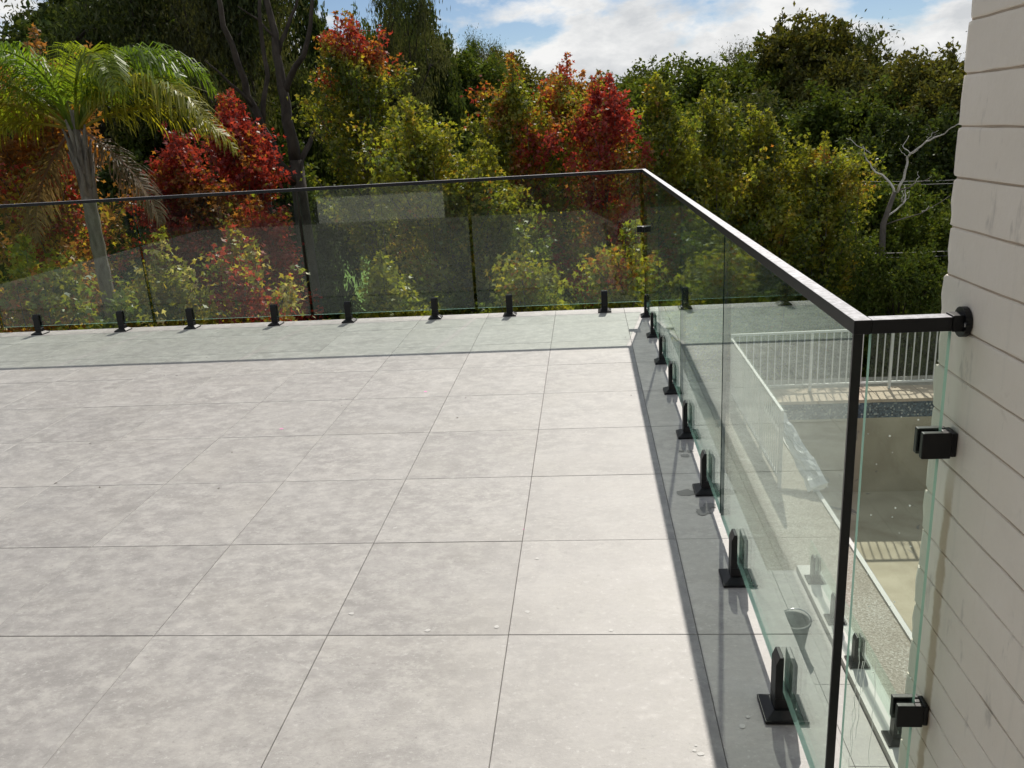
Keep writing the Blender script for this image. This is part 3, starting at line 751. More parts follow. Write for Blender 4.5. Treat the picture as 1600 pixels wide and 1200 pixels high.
def sweetgum(name, label, loc, H, R, look, seed, group='autumn sweetgums along the far fence', nbr=84, leaves=40, size=0.078, t0=0.22, spires=15):
    R = R*(0.9 if spires > 9 else 1.55)
    rng = np.random.default_rng(seed); rd = random.Random(seed)
    root = empty(name, loc, label=label, cat='tree', group=group)
    wood = MB(); C = []; T = []
    ph = [rd.uniform(0, 6.28) for _ in range(3)]
    lean = np.array([rd.uniform(-.03, .03), rd.uniform(-.03, .03)])
    def axis(h): return np.array([lean[0]*h+0.05*math.sin(h*1.1+seed), lean[1]*h+0.05*math.cos(h*0.9+seed), h])
    hs = np.linspace(0, H*0.98, 12); wood.tube([axis(h) for h in hs], [max(0.008, 0.11*(H/7)*(1-0.95*i/11)) for i in range(12)], 7)
    for i in range(nbr):
        t_ = t0 + (0.97-t0)*((i+rd.random())/nbr)**0.8; h = H*t_
        dt = H*(1.0-t_); prof = min(1.0, (dt+0.04)/1.7)**0.7*min(1.0, 0.55+1.4*t_)
        az = i*2.39996 + rd.uniform(-.4, .4)
        lobe = 0.5+0.5*math.sin(az*2+ph[0]+h*1.9)*math.sin(az+ph[1]-h*1.3) + 0.25*math.sin(az*3+h*3.1+ph[2])
        L = R*prof*(0.55+0.75*max(0.0, min(1.0, lobe)))*rd.uniform(0.8, 1.2) + 0.10
        if rd.random() < 0.14: continue
        el = math.radians(rd.uniform(18, 42) + 25*t_)
        d = np.array([math.cos(az)*math.cos(el), math.sin(az)*math.cos(el), math.sin(el)])
        p0 = axis(h*0.96-0.1); pts = [p0 + d*L*s + np.array([0, 0, 0.10*L*s*s]) for s in (0, .33, .66, 1)]
        wood.tube(pts, [0.026*(1-t_*0.7), 0.018*(1-t_*0.7), 0.010, 0.004], 4, cap=False)
        for s in np.linspace(0.22, 1.0, max(3, int(3+L*5))):
            b_ = p0 + d*L*s + np.array([0, 0, 0.10*L*s*s])
            td = unit(d*0.6 + rng.normal(size=3)*0.75 + np.array([0, 0, 0.35])); tl = rd.uniform(0.14, 0.34)*(1.15-0.4*s)
            n = int(leaves*rd.uniform(0.5, 1.2))
            q = rng.random((n, 1))
            C.append(b_ + td*tl*q + rng.normal(size=(n, 3))*np.array([.075, .075, .065])); T.append(unit(rng.normal(size=(n, 3))*0.8 + td*0.5 + np.array([0, 0, -0.75])))
    # leader spires: slim upright shoots that break the outline
    for k in range(spires):
        drop = 0.0 if k == 0 else rd.uniform(0.15, 1.7); az = k*2.4+seed; rr = 0 if k == 0 else R*0.75*min(1.0, (drop+0.1)/1.7)**0.7*rd.uniform(0.5, 1.0); sl = rd.uniform(0.4, 0.8)
        p = axis(H-drop) + np.array([rr*math.cos(az), rr*math.sin(az), 0]); p = p - np.array([0, 0, sl*0.55 if k == 0 else sl*0.2])
        wood.tube([p-np.array([0, 0, .15]), p+np.array([0, 0, sl])], [.008, .003], 4, cap=False)
        n = 110; q = rng.random((n, 1)); C.append(p + np.array([0, 0, 1.0])*q*sl + rng.normal(size=(n, 3))*np.array([.085, .085, .03])*(1.25-q)); T.append(unit(rng.normal(size=(n, 3)) + np.array([0, 0, -.5])))
    C = np.concatenate(C); T = np.concatenate(T)
    hrel = C[:, 2]/H; nz = vnoise(C, 2.1, seed+5); n2 = vnoise(C, 3.4, seed+9)
    cols = look(C, hrel, nz, n2, rng)
    wood.build('trunk', M['barkg'], root, smooth=True)
    link('crown', leaf_mesh('crown', C, T, rng.uniform(0.6, 1.25, len(C))*size, cols, M['leaf'], STAR, rng=rng), root)
    return root
def look_green(top_red=0.0, top_from=0.75, orange=0.1, yellow=0.3):
    def f(C, h, a, b, rng):
        up = np.clip((h + (a-0.5)*0.10 + (b-0.5)*0.06 + rng.normal(size=len(h))*0.012 - top_from)/(1-top_from), 0, 1)
        return pal_mix([('green', 1.1*(1-up*0.5)), ('yg', 1.2+0*h), ('yellow', yellow*(0.3+b)*0.7), ('orange', orange*(a > 0.6)*1.6 + 0.06 + top_red*np.sqrt(up)*1.1), ('red', top_red*np.sqrt(up)*2.2*(0.25+a) + 0.35*orange*(a > 0.7)*2)], C, 0, rng)
    return f
def look_red(mix=0.15):
    def f(C, h, a, b, rng):
        return pal_mix([('deep', 0.8*(0.3+b)), ('red', 1.3*(0.3+a)), ('orange', 0.30+0.4*(a < 0.35)), ('brown', 0.30*(b > 0.6)), ('yg', mix*(h < 0.62)*3 + mix*0.7 + 0.05)], C, 0, rng)
    return f
def look_cream(red=0.5):
    def f(C, h, a, b, rng):
        return pal_mix([('cream', 0.7+0*h), ('yg', 0.8*(0.3+b)), ('yellow', 0.4+0*h), ('red', red*2*(a > 0.55)), ('green', 0.4+0*h)], C, 0, rng)
    return f
def look_orange():
    def f(C, h, a, b, rng):
        return pal_mix([('orange', 0.9+0*h), ('brown', 0.9*(0.3+b)), ('yellow', 0.5*(0.2+a)), ('red', 0.9*(a > 0.62)), ('yg', 0.35*(b < 0.4))], C, 0, rng)
    return f

def place(px, py, d):
    """ground point and height so that a tree at forward distance d has its top at this place of the photograph"""
    p = at(px, py, d=d); g = ground_z(p[0], p[1]); return (p[0], p[1], g-0.05), p[2]-g+0.05
def P_(px, d): return 1292.0/d
SG = [  # px, top py, distance, radius m, look, label
    (22, 95, 12.9, 1.45, look_orange(), 'orange and brown sweetgum left of the palm at the frame edge'),
    (262, 225, 13.5, 1.05, look_red(0.3), 'low crimson sweetgum just right of the palm trunk'),
    (350, 165, 14.5, 0.95, look_red(0.15), 'crimson sweetgum with a thin pointed top right of the palm'),
    (540, 40, 15.5, 1.2, look_green(0.7, 0.92, 0.25, 0.5), 'tallest sweetgum, green with an orange and red top, left of centre'),
    (664, 186, 12.9, 1.35, look_green(0.1, 0.93, 0.08, 0.8), 'low yellow green sweetgum right of the tallest one'),
    (786, 112, 15.0, 1.1, look_green(1.5, 0.80, 0.45, 0.5), 'sweetgum with a rounded orange red top left of the sky dip'),
    (866, 106, 16.0, 1.15, look_green(1.0, 0.82, 0.40, 0.5), 'mixed green and russet sweetgum with a red tip at centre'),
    (942, 134, 14.2, 1.0, look_red(0.75), 'bright red sweetgum directly behind the far balustrade corner'),
    (1030, 144, 15.0, 0.95, look_green(0.4, 0.95, 0.08, 0.6), 'slender yellow green sweetgum with orange tip above the corner'),
    (1128, 164, 16.0, 1.2, look_green(0.0, 0.8, 0.03, 0.7), 'yellow green sweetgum with a pointed top right of the corner'),
    (1196, 190, 16.5, 1.1, look_green(0.1, 0.95, 0.10, 0.6), 'green sweetgum with faint orange flecks above the sloping rail'),
    (1290, 236, 16.5, 1.25, look_green(0.2, 0.95, 0.16, 0.9), 'golden green sweetgum nearest the brick wall'),
    (1085, 245, 15.0, 1.3, look_green(0.0, 0.8, 0.02, 0.5), 'low green sweetgum filling below the pointed ones behind the rail'),
    (1225, 300, 16.0, 1.2, look_green(0.0, 0.8, 0.06, 0.6), 'low green sweetgum under the flecked one beside the sloping rail'),
    (760, 262, 12.6, 1.35, look_green(0.1, 0.9, 0.08, 0.6), 'low green sweetgum seen through the far glass near centre'),
    (395, 335, 12.6, 0.9, look_red(0.9), 'small red and cream sweetgum seen through the left far glass'),
    (370, 392, 10.2, 0.62, look_cream(0.6), 'pale sapling with red tips low behind the left far glass'),
    (60, 400, 10.0, 0.7, look_green(0.0, 0.9, 0.5, 0.9), 'yellowing sapling low behind the leftmost far glass'),
    (250, 410, 10.2, 0.55, look_cream(0.9), 'reddish sapling low beside the palm trunk behind the glass'),
    (600, 425, 10.4, 0.55, look_green(0.0, 0.9, 0.1, 0.9), 'bright green sapling low behind the far glass left of centre'),
    (820, 400, 10.4, 0.6, look_green(0.0, 0.9, 0.1, 0.7), 'green sapling low behind the far glass right of centre'),
    (962, 380, 10.6, 0.6, look_green(0.0, 0.9, 0.3, 0.7), 'green sapling with orange flecks low behind the balustrade corner'),
]
for i, (px, py, d, R, look, lab) in enumerate(SG):
    loc, H = place(px, py, d); sweetgum('sweetgum_tree', lab, loc, H, R, look, 100+i, nbr=(84 if d > 11 else 52), t0=(0.5 if i == 3 else 0.22 if d > 11 else 0.12), spires=(15 if d > 11 else 5))

# ------------------------------------------------------------------ gum trees and dense evergreens
def gum_protos():
    out = []
    for s in range(4):
        rng = np.random.default_rng(500+s); rd = random.Random(500+s); wood = MB(); tips = []
        def grow(p, d, L, r, lev):
            pts = [p]; q = p.copy(); dd = d.copy()
            for i in range(4):
                dd = unit(dd + rng.normal(size=3)*0.16 + np.array([0, 0, 0.05])); q = q + dd*L/4; pts.append(q)
            wood.tube(pts, [r*(1-0.10*i) for i in range(5)], 6 if lev < 2 else 4, cap=False)
            if lev >= 4: tips.append(q); return
            n = 2 if lev == 0 else rd.choice((2, 3, 3))
            for k in range(n):
                nd = unit(dd + rng.normal(size=3)*(0.40 if lev < 2 else 0.62) + np.array([0, 0, 0.12])); grow(q, nd, L*rd.uniform(0.58, 0.82), r*0.60, lev+1)
            if lev >= 2: tips.append(pts[2])
        grow(np.array([0., 0., 0.]), unit(np.array([rd.uniform(-.08, .08), rd.uniform(-.08, .08), 1.0])), 0.34, 0.020, 0)
        tips = np.array(tips); zmax = tips[:, 2].max()+0.05
        sc = 1.0/zmax; wood.v = [tuple(np.array(v)*sc) for v in wood.v]; tips = tips*sc
        C = []; T = []
        for tp in tips:
            n = rd.randint(300, 430); sg = rd.uniform(0.034, 0.058)
            C.append(tp + rng.normal(size=(n, 3))*np.array([sg, sg, sg*0.62])); T.append(unit(rng.normal(size=(n, 3))*0.75 + np.array([0, 0, -0.8])))
        C = np.concatenate(C); T = np.concatenate(T)
        v = rng.uniform(0.6, 1.3, (len(C), 1)); cols = np.where(vnoise(C*10, 1.2, s)[:, None] > 0.5, np.array([[0.060, 0.082, 0.026]]), np.array([[0.082, 0.092, 0.038]]))*v
        out.append((wood.mesh('trunk', M['barkd'], smooth=True), leaf_mesh('crown', C, T, rng.uniform(0.7, 1.3, len(C))*0.0155, cols, M['gum'], LANCE, rng=rng)))
    return out
def dense_protos():
    out = []
    for s in range(4):
        rng = np.random.default_rng(800+s); rd = random.Random(800+s); wood = MB(); C = []; T = []
        wood.tube([(0, 0, 0), (0.01, 0, .3), (0, 0.01, .6), (0.0, 0.0, .85)], [.022, .018, .012, .004], 6)
        ncl = 100
        for i in range(ncl):
            z = rd.uniform(0.10, 0.97); prof = math.sqrt(max(0.02, 1-((z-0.5)/0.52)**2)); a = rd.uniform(0, 6.283); rr = 0.30*prof*math.sqrt(rd.uniform(0.25, 1))
            c = np.array([rr*math.cos(a), rr*math.sin(a), z]); rad = rd.uniform(0.040, 0.10)
            n = 430; u = unit(rng.normal(size=(n, 3)) + np.array([0, 0, 0.25])); q = c + u*rad*rng.uniform(0.55, 1.05, (n, 1))*np.array([1, 1, 0.85])
            C.append(q); T.append(unit(u*0.7 + rng.normal(size=(n, 3))*0.6 + np.array([0, 0, -0.25])))
            for q_ in range(5):   # loose sprays that break the outline
                cu = unit(rng.normal(size=3) + np.array([0, 0, 0.5])); cc_ = c + cu*rad*rd.uniform(1.0, 1.45); nn_ = 34
                C.append(cc_ + rng.normal(size=(nn_, 3))*rd.uniform(0.008, 0.016)); T.append(unit(cu*0.5 + rng.normal(size=(nn_, 3))*0.7 + np.array([0, 0, -0.3])))
            if i % 2 == 0: wood.tube([(0, 0, z*0.7), (c[0]*.5, c[1]*.5, z*0.88), tuple(c)], [.006, .004, .002], 4, cap=False)
        C = np.concatenate(C); T = np.concatenate(T)
        g = [(0.078, 0.110, 0.020), (0.060, 0.086, 0.021), (0.118, 0.122, 0.028), (0.098, 0.132, 0.022)][s]
        cols = np.array([g])*rng.uniform(0.6, 1.4, (len(C), 1))*rng.uniform(0.9, 1.1, (len(C), 3))
        out.append((wood.mesh('trunk', M['barkd'], smooth=True), leaf_mesh('crown', C, T, rng.uniform(0.7, 1.3, len(C))*0.0185, cols, M['gum'], OVAL, rng=rng)))
    return out
GUM = gum_protos(); DENSE = dense_protos()
def copy_tree(name, proto, px, py, d, wfac, label, rz, group):
    loc, H = place(px, py, d)
    r = empty(name, loc, rz, label=label, cat='tree', group=group); r.scale = (H*wfac, H*wfac, H)
    link('trunk', proto[0], r); link('crown', proto[1], r)
    return r
G = 'tall gum trees behind the autumn trees'
for i, (px, py, d, w, k, lab) in enumerate([
    (30, -70, 27, 0.9, 0, 'grey green gum tree with sky showing through at the left edge'),
    (150, -120, 22, 0.7, 1, 'dark gum tree towering behind the palm'),
    (262, -150, 20, 0.55, 2, 'tall dark gum tree with heavy crown right of the palm'),
    (372, -110, 25, 0.5, 3, 'gum tree with thin stems against sky left of the forked trunk'),
    (520, -90, 24, 0.36, 0, 'slim gum with drooping leaves directly behind the tallest sweetgum'),
    (757, 50, 62, 0.45, 2, 'distant layered gum standing alone above the tree line'),
    (1130, 66, 58, 0.8, 3, 'distant flat topped gum above the right forest ridge'),
    (1290, 38, 33, 0.95, 1, 'tallest broad gum on the right skyline'),
    (1380, 96, 30, 0.9, 2, 'olive gum between the broad gum and the brick wall'),
    (1462, 84, 27, 0.9, 0, 'brownish gum crown touching the brick wall'),
    (1225, 88, 38, 0.8, 3, 'thin gum on the left shoulder of the broad gum'),
    (925, 112, 75, 0.8, 0, 'small far gum in the sky dip at centre'),
    (1600, 60, 30, 0.9, 3, 'gum hidden partly behind the brick wall')]):
    copy_tree('gum_tree', GUM[k], px, py, d, w, lab, i*1.3, G)
D = 'dense evergreen trees of the far slope'
for i, (px, py, d, w, k, lab) in enumerate([
    (150, -50, 30, 0.8, 1, 'dark evergreen rising out of frame above the palm'),
    (235, -70, 29, 0.85, 1, 'dark evergreen rising out of frame right of the palm crown'),
    (455, -40, 30, 0.30, 1, 'dark evergreen rising out of frame behind the tallest sweetgum'),
    (1282, 44, 34, 0.95, 2, 'broad olive evergreen mass under the tallest right gum'),
    (1232, 78, 36, 0.9, 0, 'evergreen shoulder left of the broad olive mass'),
    (1352, 108, 31, 0.95, 2, 'olive evergreen right of the broad olive mass'),
    (1436, 106, 29, 0.95, 2, 'olive brown evergreen between ridge and brick wall'),
    (1540, 88, 28, 0.95, 2, 'olive evergreen half hidden by the brick wall'),
    (645, 14, 28, 0.42, 1, 'dark lumpy evergreen with tall crown left of the open sky'),
    (596, 40, 30, 0.40, 0, 'dark evergreen behind the right shoulder of the tallest sweetgum'),
    (190, 30, 27, 1.0, 1, 'black green evergreen mass behind the palm crown'),
    (90, 85, 30, 1.0, 0, 'evergreen below the gum at the upper left'),
    (300, 110, 24, 0.9, 3, 'shaded evergreen behind the crimson sweetgums'),
    (380, 150, 26, 0.7, 0, 'dark bushy evergreen beside the forked gum trunk'),
    (395, 200, 23, 0.55, 1, 'shaded evergreen at the foot of the forked gum'),
    (700, 88, 40, 1.0, 0, 'rounded evergreen beyond the dark lumpy one'),
    (765, 100, 44, 1.1, 2, 'far evergreen under the lone distant gum'),
    (835, 150, 52, 1.1, 1, 'low far evergreen at the bottom of the sky dip'),
    (905, 140, 50, 1.1, 0, 'low far evergreen right of the sky dip'),
    (975, 118, 42, 1.05, 3, 'bright green evergreen at the left end of the right ridge'),
    (1050, 110, 38, 1.05, 3, 'broad green evergreen behind the slender sweetgum'),
    (1120, 108, 38, 1.0, 0, 'broad evergreen under the flat topped gum'),
    (1190, 112, 34, 1.05, 3, 'rounded evergreen in front of the broad gum'),
    (1245, 150, 30, 1.0, 1, 'dark evergreen below the broad gum'),
    (1330, 150, 27, 1.0, 0, 'shaded evergreen behind the pale bare limbs'),
    (1420, 180, 25, 1.0, 1, 'shaded evergreen behind the bare limbs close to the wall'),
    (1495, 150, 27, 1.0, 2, 'olive evergreen at the brick wall edge'),
    (1090, 190, 24, 0.95, 1, 'dark evergreen filling behind the pointed sweetgum'),
    (980, 200, 24, 0.95, 1, 'dark evergreen filling behind the bright red sweetgum'),
    (840, 215, 23, 0.9, 0, 'dark evergreen behind the centre sweetgums'),
    (720, 215, 24, 0.9, 1, 'dark evergreen behind the low yellow green sweetgum'),
    (1250, 270, 20, 0.95, 1, 'dark low evergreen left of the golden green sweetgum'),
    (1370, 290, 19, 0.9, 0, 'dark low evergreen below the bare limbs'),
    (1450, 330, 18, 0.9, 3, 'green bush low beside the brick wall'),
    (1410, 400, 15, 0.8, 0, 'low shrub above the pool fence'),
    (880, 320, 19, 0.9, 1, 'shaded shrub seen through the far glass right of centre'),
    (160, 250, 20, 1.0, 1, 'dark evergreen directly behind the palm trunk'),
    (40, 260, 20, 1.0, 0, 'dark evergreen behind the orange sweetgum'),
    (300, 330, 17, 0.9, 1, 'dark shrub under the crimson sweetgums')]):
    copy_tree('evergreen_tree', DENSE[k], px, py, d, w, lab, i*0.9, D)
# closing belts of woodland further out, too dense to tell trunks apart
def wood_belt():
    rng = np.random.default_rng(77); C = []; T = []
    for i in range(380):
        a = rng.uniform(-0.2, 3.34); d = rng.uniform(60, 120)
        x = -0.4 + d*math.cos(a); y = -6.2 + d*math.sin(a); g = ground_z(x, y); H = rng.uniform(4.0, 7.0)
        n = 190; u = unit(rng.normal(size=(n, 3)) + np.array([0, 0, 0.4])); C.append(np.array([x, y, g+H*0.5]) + u*np.array([3.2, 3.2, H*0.5])*rng.uniform(0.75, 1.05, (n, 1))); T.append(unit(u + rng.normal(size=(n, 3))*0.7))
    C = np.concatenate(C); T = np.concatenate(T)
    link('woodland', leaf_mesh('woodland', C, T, rng.uniform(0.7, 1.4, len(C))*0.85, np.array([[0.05, 0.07, 0.025]])*rng.uniform(0.6, 1.3, (len(C), 1)), M['gum'], OVAL, rng=rng), label='far belt of dark woodland closing the valley', cat='woodland', kind='stuff')
wood_belt()
def undergrowth():
    rng = np.random.default_rng(78); C = []; T = []; K = []
    for i in range(430):
        x = rng.uniform(-16, 14); y = rng.uniform(7.5, 20); g = ground_z(x, y); R_ = rng.uniform(0.4, 0.95)
        v_ = np.array([x, y, g+R_]) - CAM; qx = 800+FPX*(v_@RX)/(v_@FX)
        if 470 < qx < 560 and y > 9: continue
        n = 170; u = unit(rng.normal(size=(n, 3)) + np.array([0, 0, 0.5])); C.append(np.array([x, y, g+R_*0.5]) + u*R_*np.array([1.2, 1.2, 0.9])*rng.uniform(0.5, 1.05, (n, 1))); T.append(unit(u + rng.normal(size=(n, 3))*0.7))
        K.append(np.tile(np.array([[0.06, 0.085, 0.02], [0.09, 0.10, 0.025], [0.05, 0.06, 0.025]])[rng.integers(3)], (n, 1)))
    C = np.concatenate(C); T = np.concatenate(T); K = np.concatenate(K)
    link('undergrowth', leaf_mesh('undergrowth', C, T, rng.uniform(0.6, 1.3, len(C))*0.13, K*rng.uniform(0.6, 1.3, (len(C), 1)), M['gum'], OVAL, rng=rng), label='low mixed undergrowth below the autumn trees', cat='undergrowth', kind='stuff')
undergrowth()

# ------------------------------------------------------------------ palm
def palm():
    rng = np.random.default_rng(31); rd = random.Random(31)
    d = 10.6; top = at(132, 268, d=d); g = ground_z(top[0], top[1]); H = top[2]-g
    root = empty('palm_tree', (top[0], top[1], g-0.05), label='feather palm with arching yellow green fronds at the left', cat='palm')
    mb = MB(); hs = np.linspace(0, H, 60); mb.tube([(0.02*math.sin(h), 0, h) for h in hs], [0.088 + 0.008*((i % 3) == 0) - 0.018*(h/H) for i, h in enumerate(hs)], 14)
    mb.build('trunk', M['barkp'], root, smooth=True)
    mb = MB()
    for i in range(16):   # old frond bases hugging the shaft
        a = i*2.4; z0 = H - 0.15 + 0.03*i
        mb.tube([(0.06*math.cos(a), 0.06*math.sin(a), z0-.12), (0.075*math.cos(a), 0.075*math.sin(a), z0+.1), (0.13*math.cos(a), 0.13*math.sin(a), z0+.30)], [0.035, 0.030, 0.010], 6)
    mb.tube([(0, 0, H-0.1), (0, 0, H+0.3), (0, 0, H+0.7)], [0.07, 0.06, 0.02], 10)
    mb.build('crown_shaft', M['barkp'], root, smooth=True)
    def frond(az, el, L, curl, col, dry=False):
        n = 26; pts = []; p = np.array([0.05*math.cos(az), 0.05*math.sin(az), H+0.50]); e = el
        for i in range(n+1):
            pts.append(p.copy()); dv = np.array([math.cos(az)*math.cos(e), math.sin(az)*math.cos(e), math.sin(e)]); p = p + dv*L/n; e -= curl/n*(0.5+1.1*i/n)
        V = []; F_ = []; K = []
        side_ = np.array([-math.sin(az), math.cos(az), 0.0])
        for i in range(4, n+1):
            t_ = i/n; tan = unit(pts[min(i+1, n)]-pts[i-1]); upv = np.cross(side_, tan)*-1
            upv = np.cross(tan, side_)
            ll = L*0.26*math.sin(math.pi*min(1, 0.18+0.80*t_))**0.7*rd.uniform(0.85, 1.1)
            for sgn in (-1, 1):
                for q in range(4):
                    o = pts[i] + tan*(L/n)*(q/4+rd.uniform(-.08, .08))
                    dv = unit(side_*sgn*rd.uniform(0.75, 1.0) + tan*rd.uniform(0.35, 0.75) + upv*rd.uniform(-0.25, 0.45))
                    a_ = o + dv*ll*0.5; b_ = o + dv*ll*0.85 + np.array([0, 0, -ll*rd.uniform(0.18, 0.42)]); c_ = b_ + np.array([0, 0, -ll*0.22]) + dv*ll*0.06
                    wv = unit(np.cross(dv, upv)+1e-6)*0.0085
                    k = len(V); V += [o-wv*.6, o+wv*.6, a_+wv, a_-wv, b_+wv*.7, b_-wv*.7, c_]
                    F_ += [[k, k+1, k+2, k+3], [k+3, k+2, k+4, k+5], [k+5, k+4, k+6]]
                    cc = np.array(col)*rd.uniform(0.7, 1.3); K += [cc]*7
        mb = MB(); mb.tube([tuple(q) for q in pts], [0.020*(1-0.9*i/n) for i in range(n+1)], 5)
        k = len(V); V += [np.array(q) for q in mb.v]; F_ += [[k+i for i in f] for f in mb.f]; K += [np.array(col)*np.array([1.3, 1.1, 1.2])]*len(mb.v)
        me = bpy.data.meshes.new('frond'); me.from_pydata([tuple(v) for v in V], [], F_)
        a = me.attributes.new('col', 'FLOAT_COLOR', 'POINT'); a.data.foreach_set('color', np.concatenate([np.array(K), np.ones((len(K), 1))], 1).reshape(-1).astype(np.float32))
        me.materials.append(M['frond']); me.update(); link('frond', me, root)
    gr = [(0.13, 0.22, 0.02), (0.20, 0.27, 0.023), (0.31, 0.31, 0.028)]
    R = math.radians
    spec = [(R(8), R(70), 2.2, 2.9, 0), (R(28), R(62), 2.2, 2.5, 0), (R(-12), R(34), 2.1, 1.9, 2), (R(200), R(70), 2.2, 2.7, 0), (R(172), R(60), 2.3, 2.4, 1), (R(208), R(46), 2.2, 2.1, 1), (R(185), R(28), 2.1, 1.7, 2), (R(150), R(36), 2.1, 1.8, 1),
            (R(60), R(66), 2.0, 2.3, 0), (R(100), R(60), 2.1, 2.3, 0), (R(130), R(50), 2.1, 2.2, 1), (R(255), R(74), 1.9, 2.6, 0), (R(320), R(66), 2.0, 2.6, 1), (R(350), R(44), 2.1, 2.1, 1), (R(4), R(16), 1.9, 1.5, 2), (R(195), R(10), 1.9, 1.5, 2)]
    for az, el, L, cu, k in spec: frond(az, el+0.14, L*rd.uniform(0.82, 0.97), cu, gr[k])
    for az, el, L, cu in ((R(-5), R(-35), 1.3, 0.8), (R(176), R(-40), 1.4, 0.8)):
        frond(az, el, L, cu, (0.22, 0.16, 0.10), True)
palm()

# ------------------------------------------------------------------ pale bare limbs of the tree by the wall
def bare_tree():
    d = 15.5
    base = at(1372, 420, d=d); g = ground_z(base[0], base[1])
    root = empty('bare_tree', (base[0], base[1], g-0.05), label='half bare gum with crooked white limbs in front of dark foliage', cat='tree', group=G)
    o = np.array([base[0], base[1], g-0.05]); rd = random.Random(9)
    def poly(pts, r0, r1, mat, name):
        P = [at(x, y, d=d+dz)-o for x, y, dz in pts]; Q = []
        for i in range(len(P)-1):
            for s in (0, .33, .66): Q.append(P[i]*(1-s)+P[i+1]*s + np.array([rd.uniform(-.02, .02), rd.uniform(-.02, .02), rd.uniform(-.02, .02)]))
        Q.append(P[-1]); n = len(Q); return MB().tube(Q, [0.52*(r0+(r1-r0)*i/(n-1)) for i in range(n)], 7).build(name, mat, root, smooth=True)
    top = at(1398, 300, d=d)-o
    MB().tube([(0, 0, 0), tuple(np.array([0.1, 0.05, top[2]*0.5])), tuple(at(1380, 350, d=d)-o), tuple(top)], [0.09, 0.07, 0.05, 0.036], 8).build('trunk', M['barkg'], root, smooth=True)
    poly([(1398, 300, 0), (1385, 280, .1), (1362, 262, .2), (1352, 245, .3), (1348, 228, .3)], .040, .010, M['barkw'], 'limb')
    poly([(1400, 300, 0), (1416, 268, -.1), (1418, 245, -.1), (1424, 238, -.2), (1447, 220, -.3), (1462, 216, -.4), (1480, 203, -.6), (1500, 192, -.8)], .042, .012, M['barkw'], 'limb')
    poly([(1420, 240, -.1), (1412, 228, 0), (1420, 212, .1)], .016, .006, M['barkw'], 'limb')
    poly([(1396, 305, 0), (1432, 285, .2), (1456, 276, .4)], .03, .008, M['barkg'], 'limb')
    poly([(1380, 345, 0), (1412, 318, .3), (1416, 300, .4), (1414, 292, .4)], .03, .012, M['barkw'], 'limb')
    poly([(1382, 352, 0), (1440, 332, .5), (1484, 306, .8)], .022, .008, M['barkg'], 'limb')
    poly([(1360, 240, .2), (1330, 220, .4), (1322, 216, .5)], .012, .005, M['barkw'], 'limb')
    for k in range(16):
        x0, y0 = rd.choice([(1362, 262), (1352, 245), (1418, 245), (1447, 220), (1462, 216), (1432, 285), (1412, 318), (1440, 332), (1385, 280)])
        a = rd.uniform(-2.8, -0.3); l = rd.uniform(14, 34)
        poly([(x0, y0, .1), (x0+l*.5*math.cos(a)+rd.uniform(-3, 3), y0+l*.5*math.sin(a), .2), (x0+l*math.cos(a), y0+l*math.sin(a), .3)], .009, .003, M['barkw'] if k % 2 else M['barkg'], 'limb')
bare_tree()

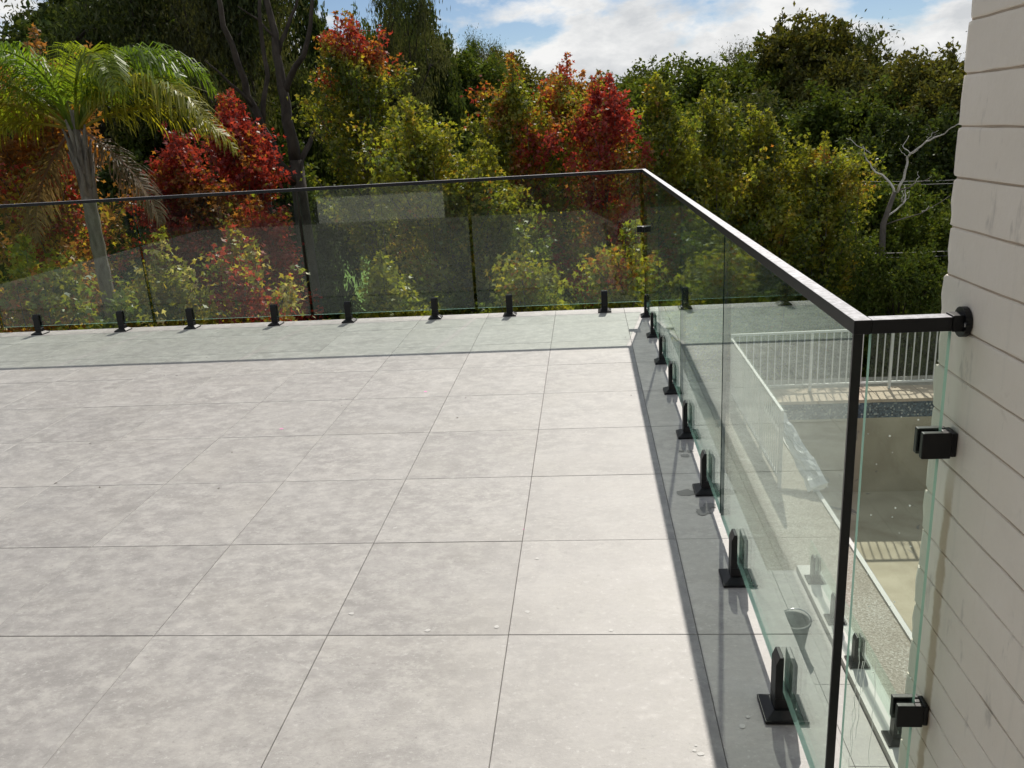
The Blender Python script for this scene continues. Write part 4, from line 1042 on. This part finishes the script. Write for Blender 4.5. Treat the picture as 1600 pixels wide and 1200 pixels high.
def forked_gum():
    d = 17.5; base = at(472, 330, d=d); g = ground_z(base[0], base[1]); o = np.array([base[0], base[1], g-0.05])
    root = empty('gum_tree', tuple(o), label='dark forked gum with several bare stems left of the tallest sweetgum', cat='tree', group=G)
    rd = random.Random(14)
    def poly(pts, r0, r1, name='limb'):
        P = [at(x, y, d=d+dz)-o for x, y, dz in pts]; Q = []
        for i in range(len(P)-1):
            for q in (0, .5): Q.append(P[i]*(1-q)+P[i+1]*q + np.array([rd.uniform(-.03, .03), rd.uniform(-.03, .03), 0]))
        Q.append(P[-1]); n = len(Q); MB().tube(Q, [r0+(r1-r0)*i/(n-1) for i in range(n)], 8).build(name, M['barkd'], root, smooth=True)
    b0 = [(474, 480, 0), (472, 330, 0), (463, 250, 0)]
    P = [np.array([0, 0, 0])] + [at(x, y, d=d)-o for x, y, _ in b0[1:]]
    MB().tube(P, [0.19, 0.16, 0.14], 9).build('trunk', M['barkd'], root, smooth=True)
    poly([(464, 262, 0), (450, 190, 0), (441, 135, .1), (433, 80, .2), (424, 28, .3), (408, -30, .4)], .13, .05)
    poly([(443, 148, .1), (456, 120, 0), (472, 88, -.2), (484, 40, -.3), (490, -20, -.3)], .075, .03)
    poly([(466, 268, 0), (482, 225, .3), (500, 190, .5), (512, 150, .6)], .07, .02)
    poly([(434, 86, .2), (446, 50, .3), (462, 10, .3), (470, -30, .2)], .05, .02)
    poly([(466, 290, 0), (436, 255, -.2), (412, 200, -.4), (388, 150, -.5), (372, 100, -.6), (350, 40, -.7), (338, -20, -.8)], .10, .04)
    poly([(412, 200, -.4), (416, 118, -.3), (409, 50, -.3), (407, -20, -.3)], .055, .03)
    poly([(396, 165, -.5), (360, 130, -.6), (320, 95, -.8)], .04, .012)
    poly([(430, 60, .2), (400, 30, .2), (372, 10, .1)], .03, .01)
forked_gum()

# ------------------------------------------------------------------ power lines and the far house
def cable(a, b_, sag, label):
    A, B = Vector(a), Vector(b_); pts = []
    for i in range(25):
        t_ = i/24; p = A.lerp(B, t_); p.z -= sag*4*t_*(1-t_); pts.append(tuple(p))
    MB().tube(pts, 0.005, 5).build('power_line', M['wire'], label=label, cat='cable', group='power lines crossing behind the sweetgums')
for i, (ya, yb, dd, lab) in enumerate(((262, 276, 19, 'uppermost thin power line behind the golden sweetgum'), (268, 281, 19.3, 'second thin power line just under the uppermost one'), (376, 384, 17, 'upper of two low power lines beside the brick wall'), (382, 392, 17.2, 'lower of two low power lines beside the brick wall'))):
    cable(at(1180, ya+14, d=dd), at(1640, yb-4, d=dd), 0.12, lab)
def far_house():
    c = at(375, 150, d=62); b0 = ground_z(c[0], c[1]); ridge = at(385, 104, d=62)[2]; eave = at(385, 122, d=62)[2]
    h = empty('far_house', (c[0], c[1], b0-0.1), 0.12, label='grey roofed house glimpsed between the left gum trunks', cat='house')
    z = lambda v: v-b0+0.1
    MB().box(-4, 4, -3, 3, 0, z(eave)).build('wall', M['render'], h)
    MB().prism([(-3.5, z(eave)+.01), (3.5, z(eave)+.01), (0, z(ridge))], 'x', -4.5, 4.5).build('roof', M['rooft'], h)
    for x in (-2.6, 0.0, 2.4):
        w = MB().box(x-.6, x+.6, -3.06, -3.004, z(eave)-1.6, z(eave)-0.4).build('window', M['white'], h)
        MB().box(x-.52, x+.52, -3.09, -3.062, z(eave)-1.52, z(eave)-0.48).build('pane', M['window'], w)
far_house()
print('TRIS', sum(sum(len(p.vertices)-2 for p in me.polygons) if len(me.polygons) < 20000 else len(me.loops)-2*len(me.polygons) for me in bpy.data.meshes))
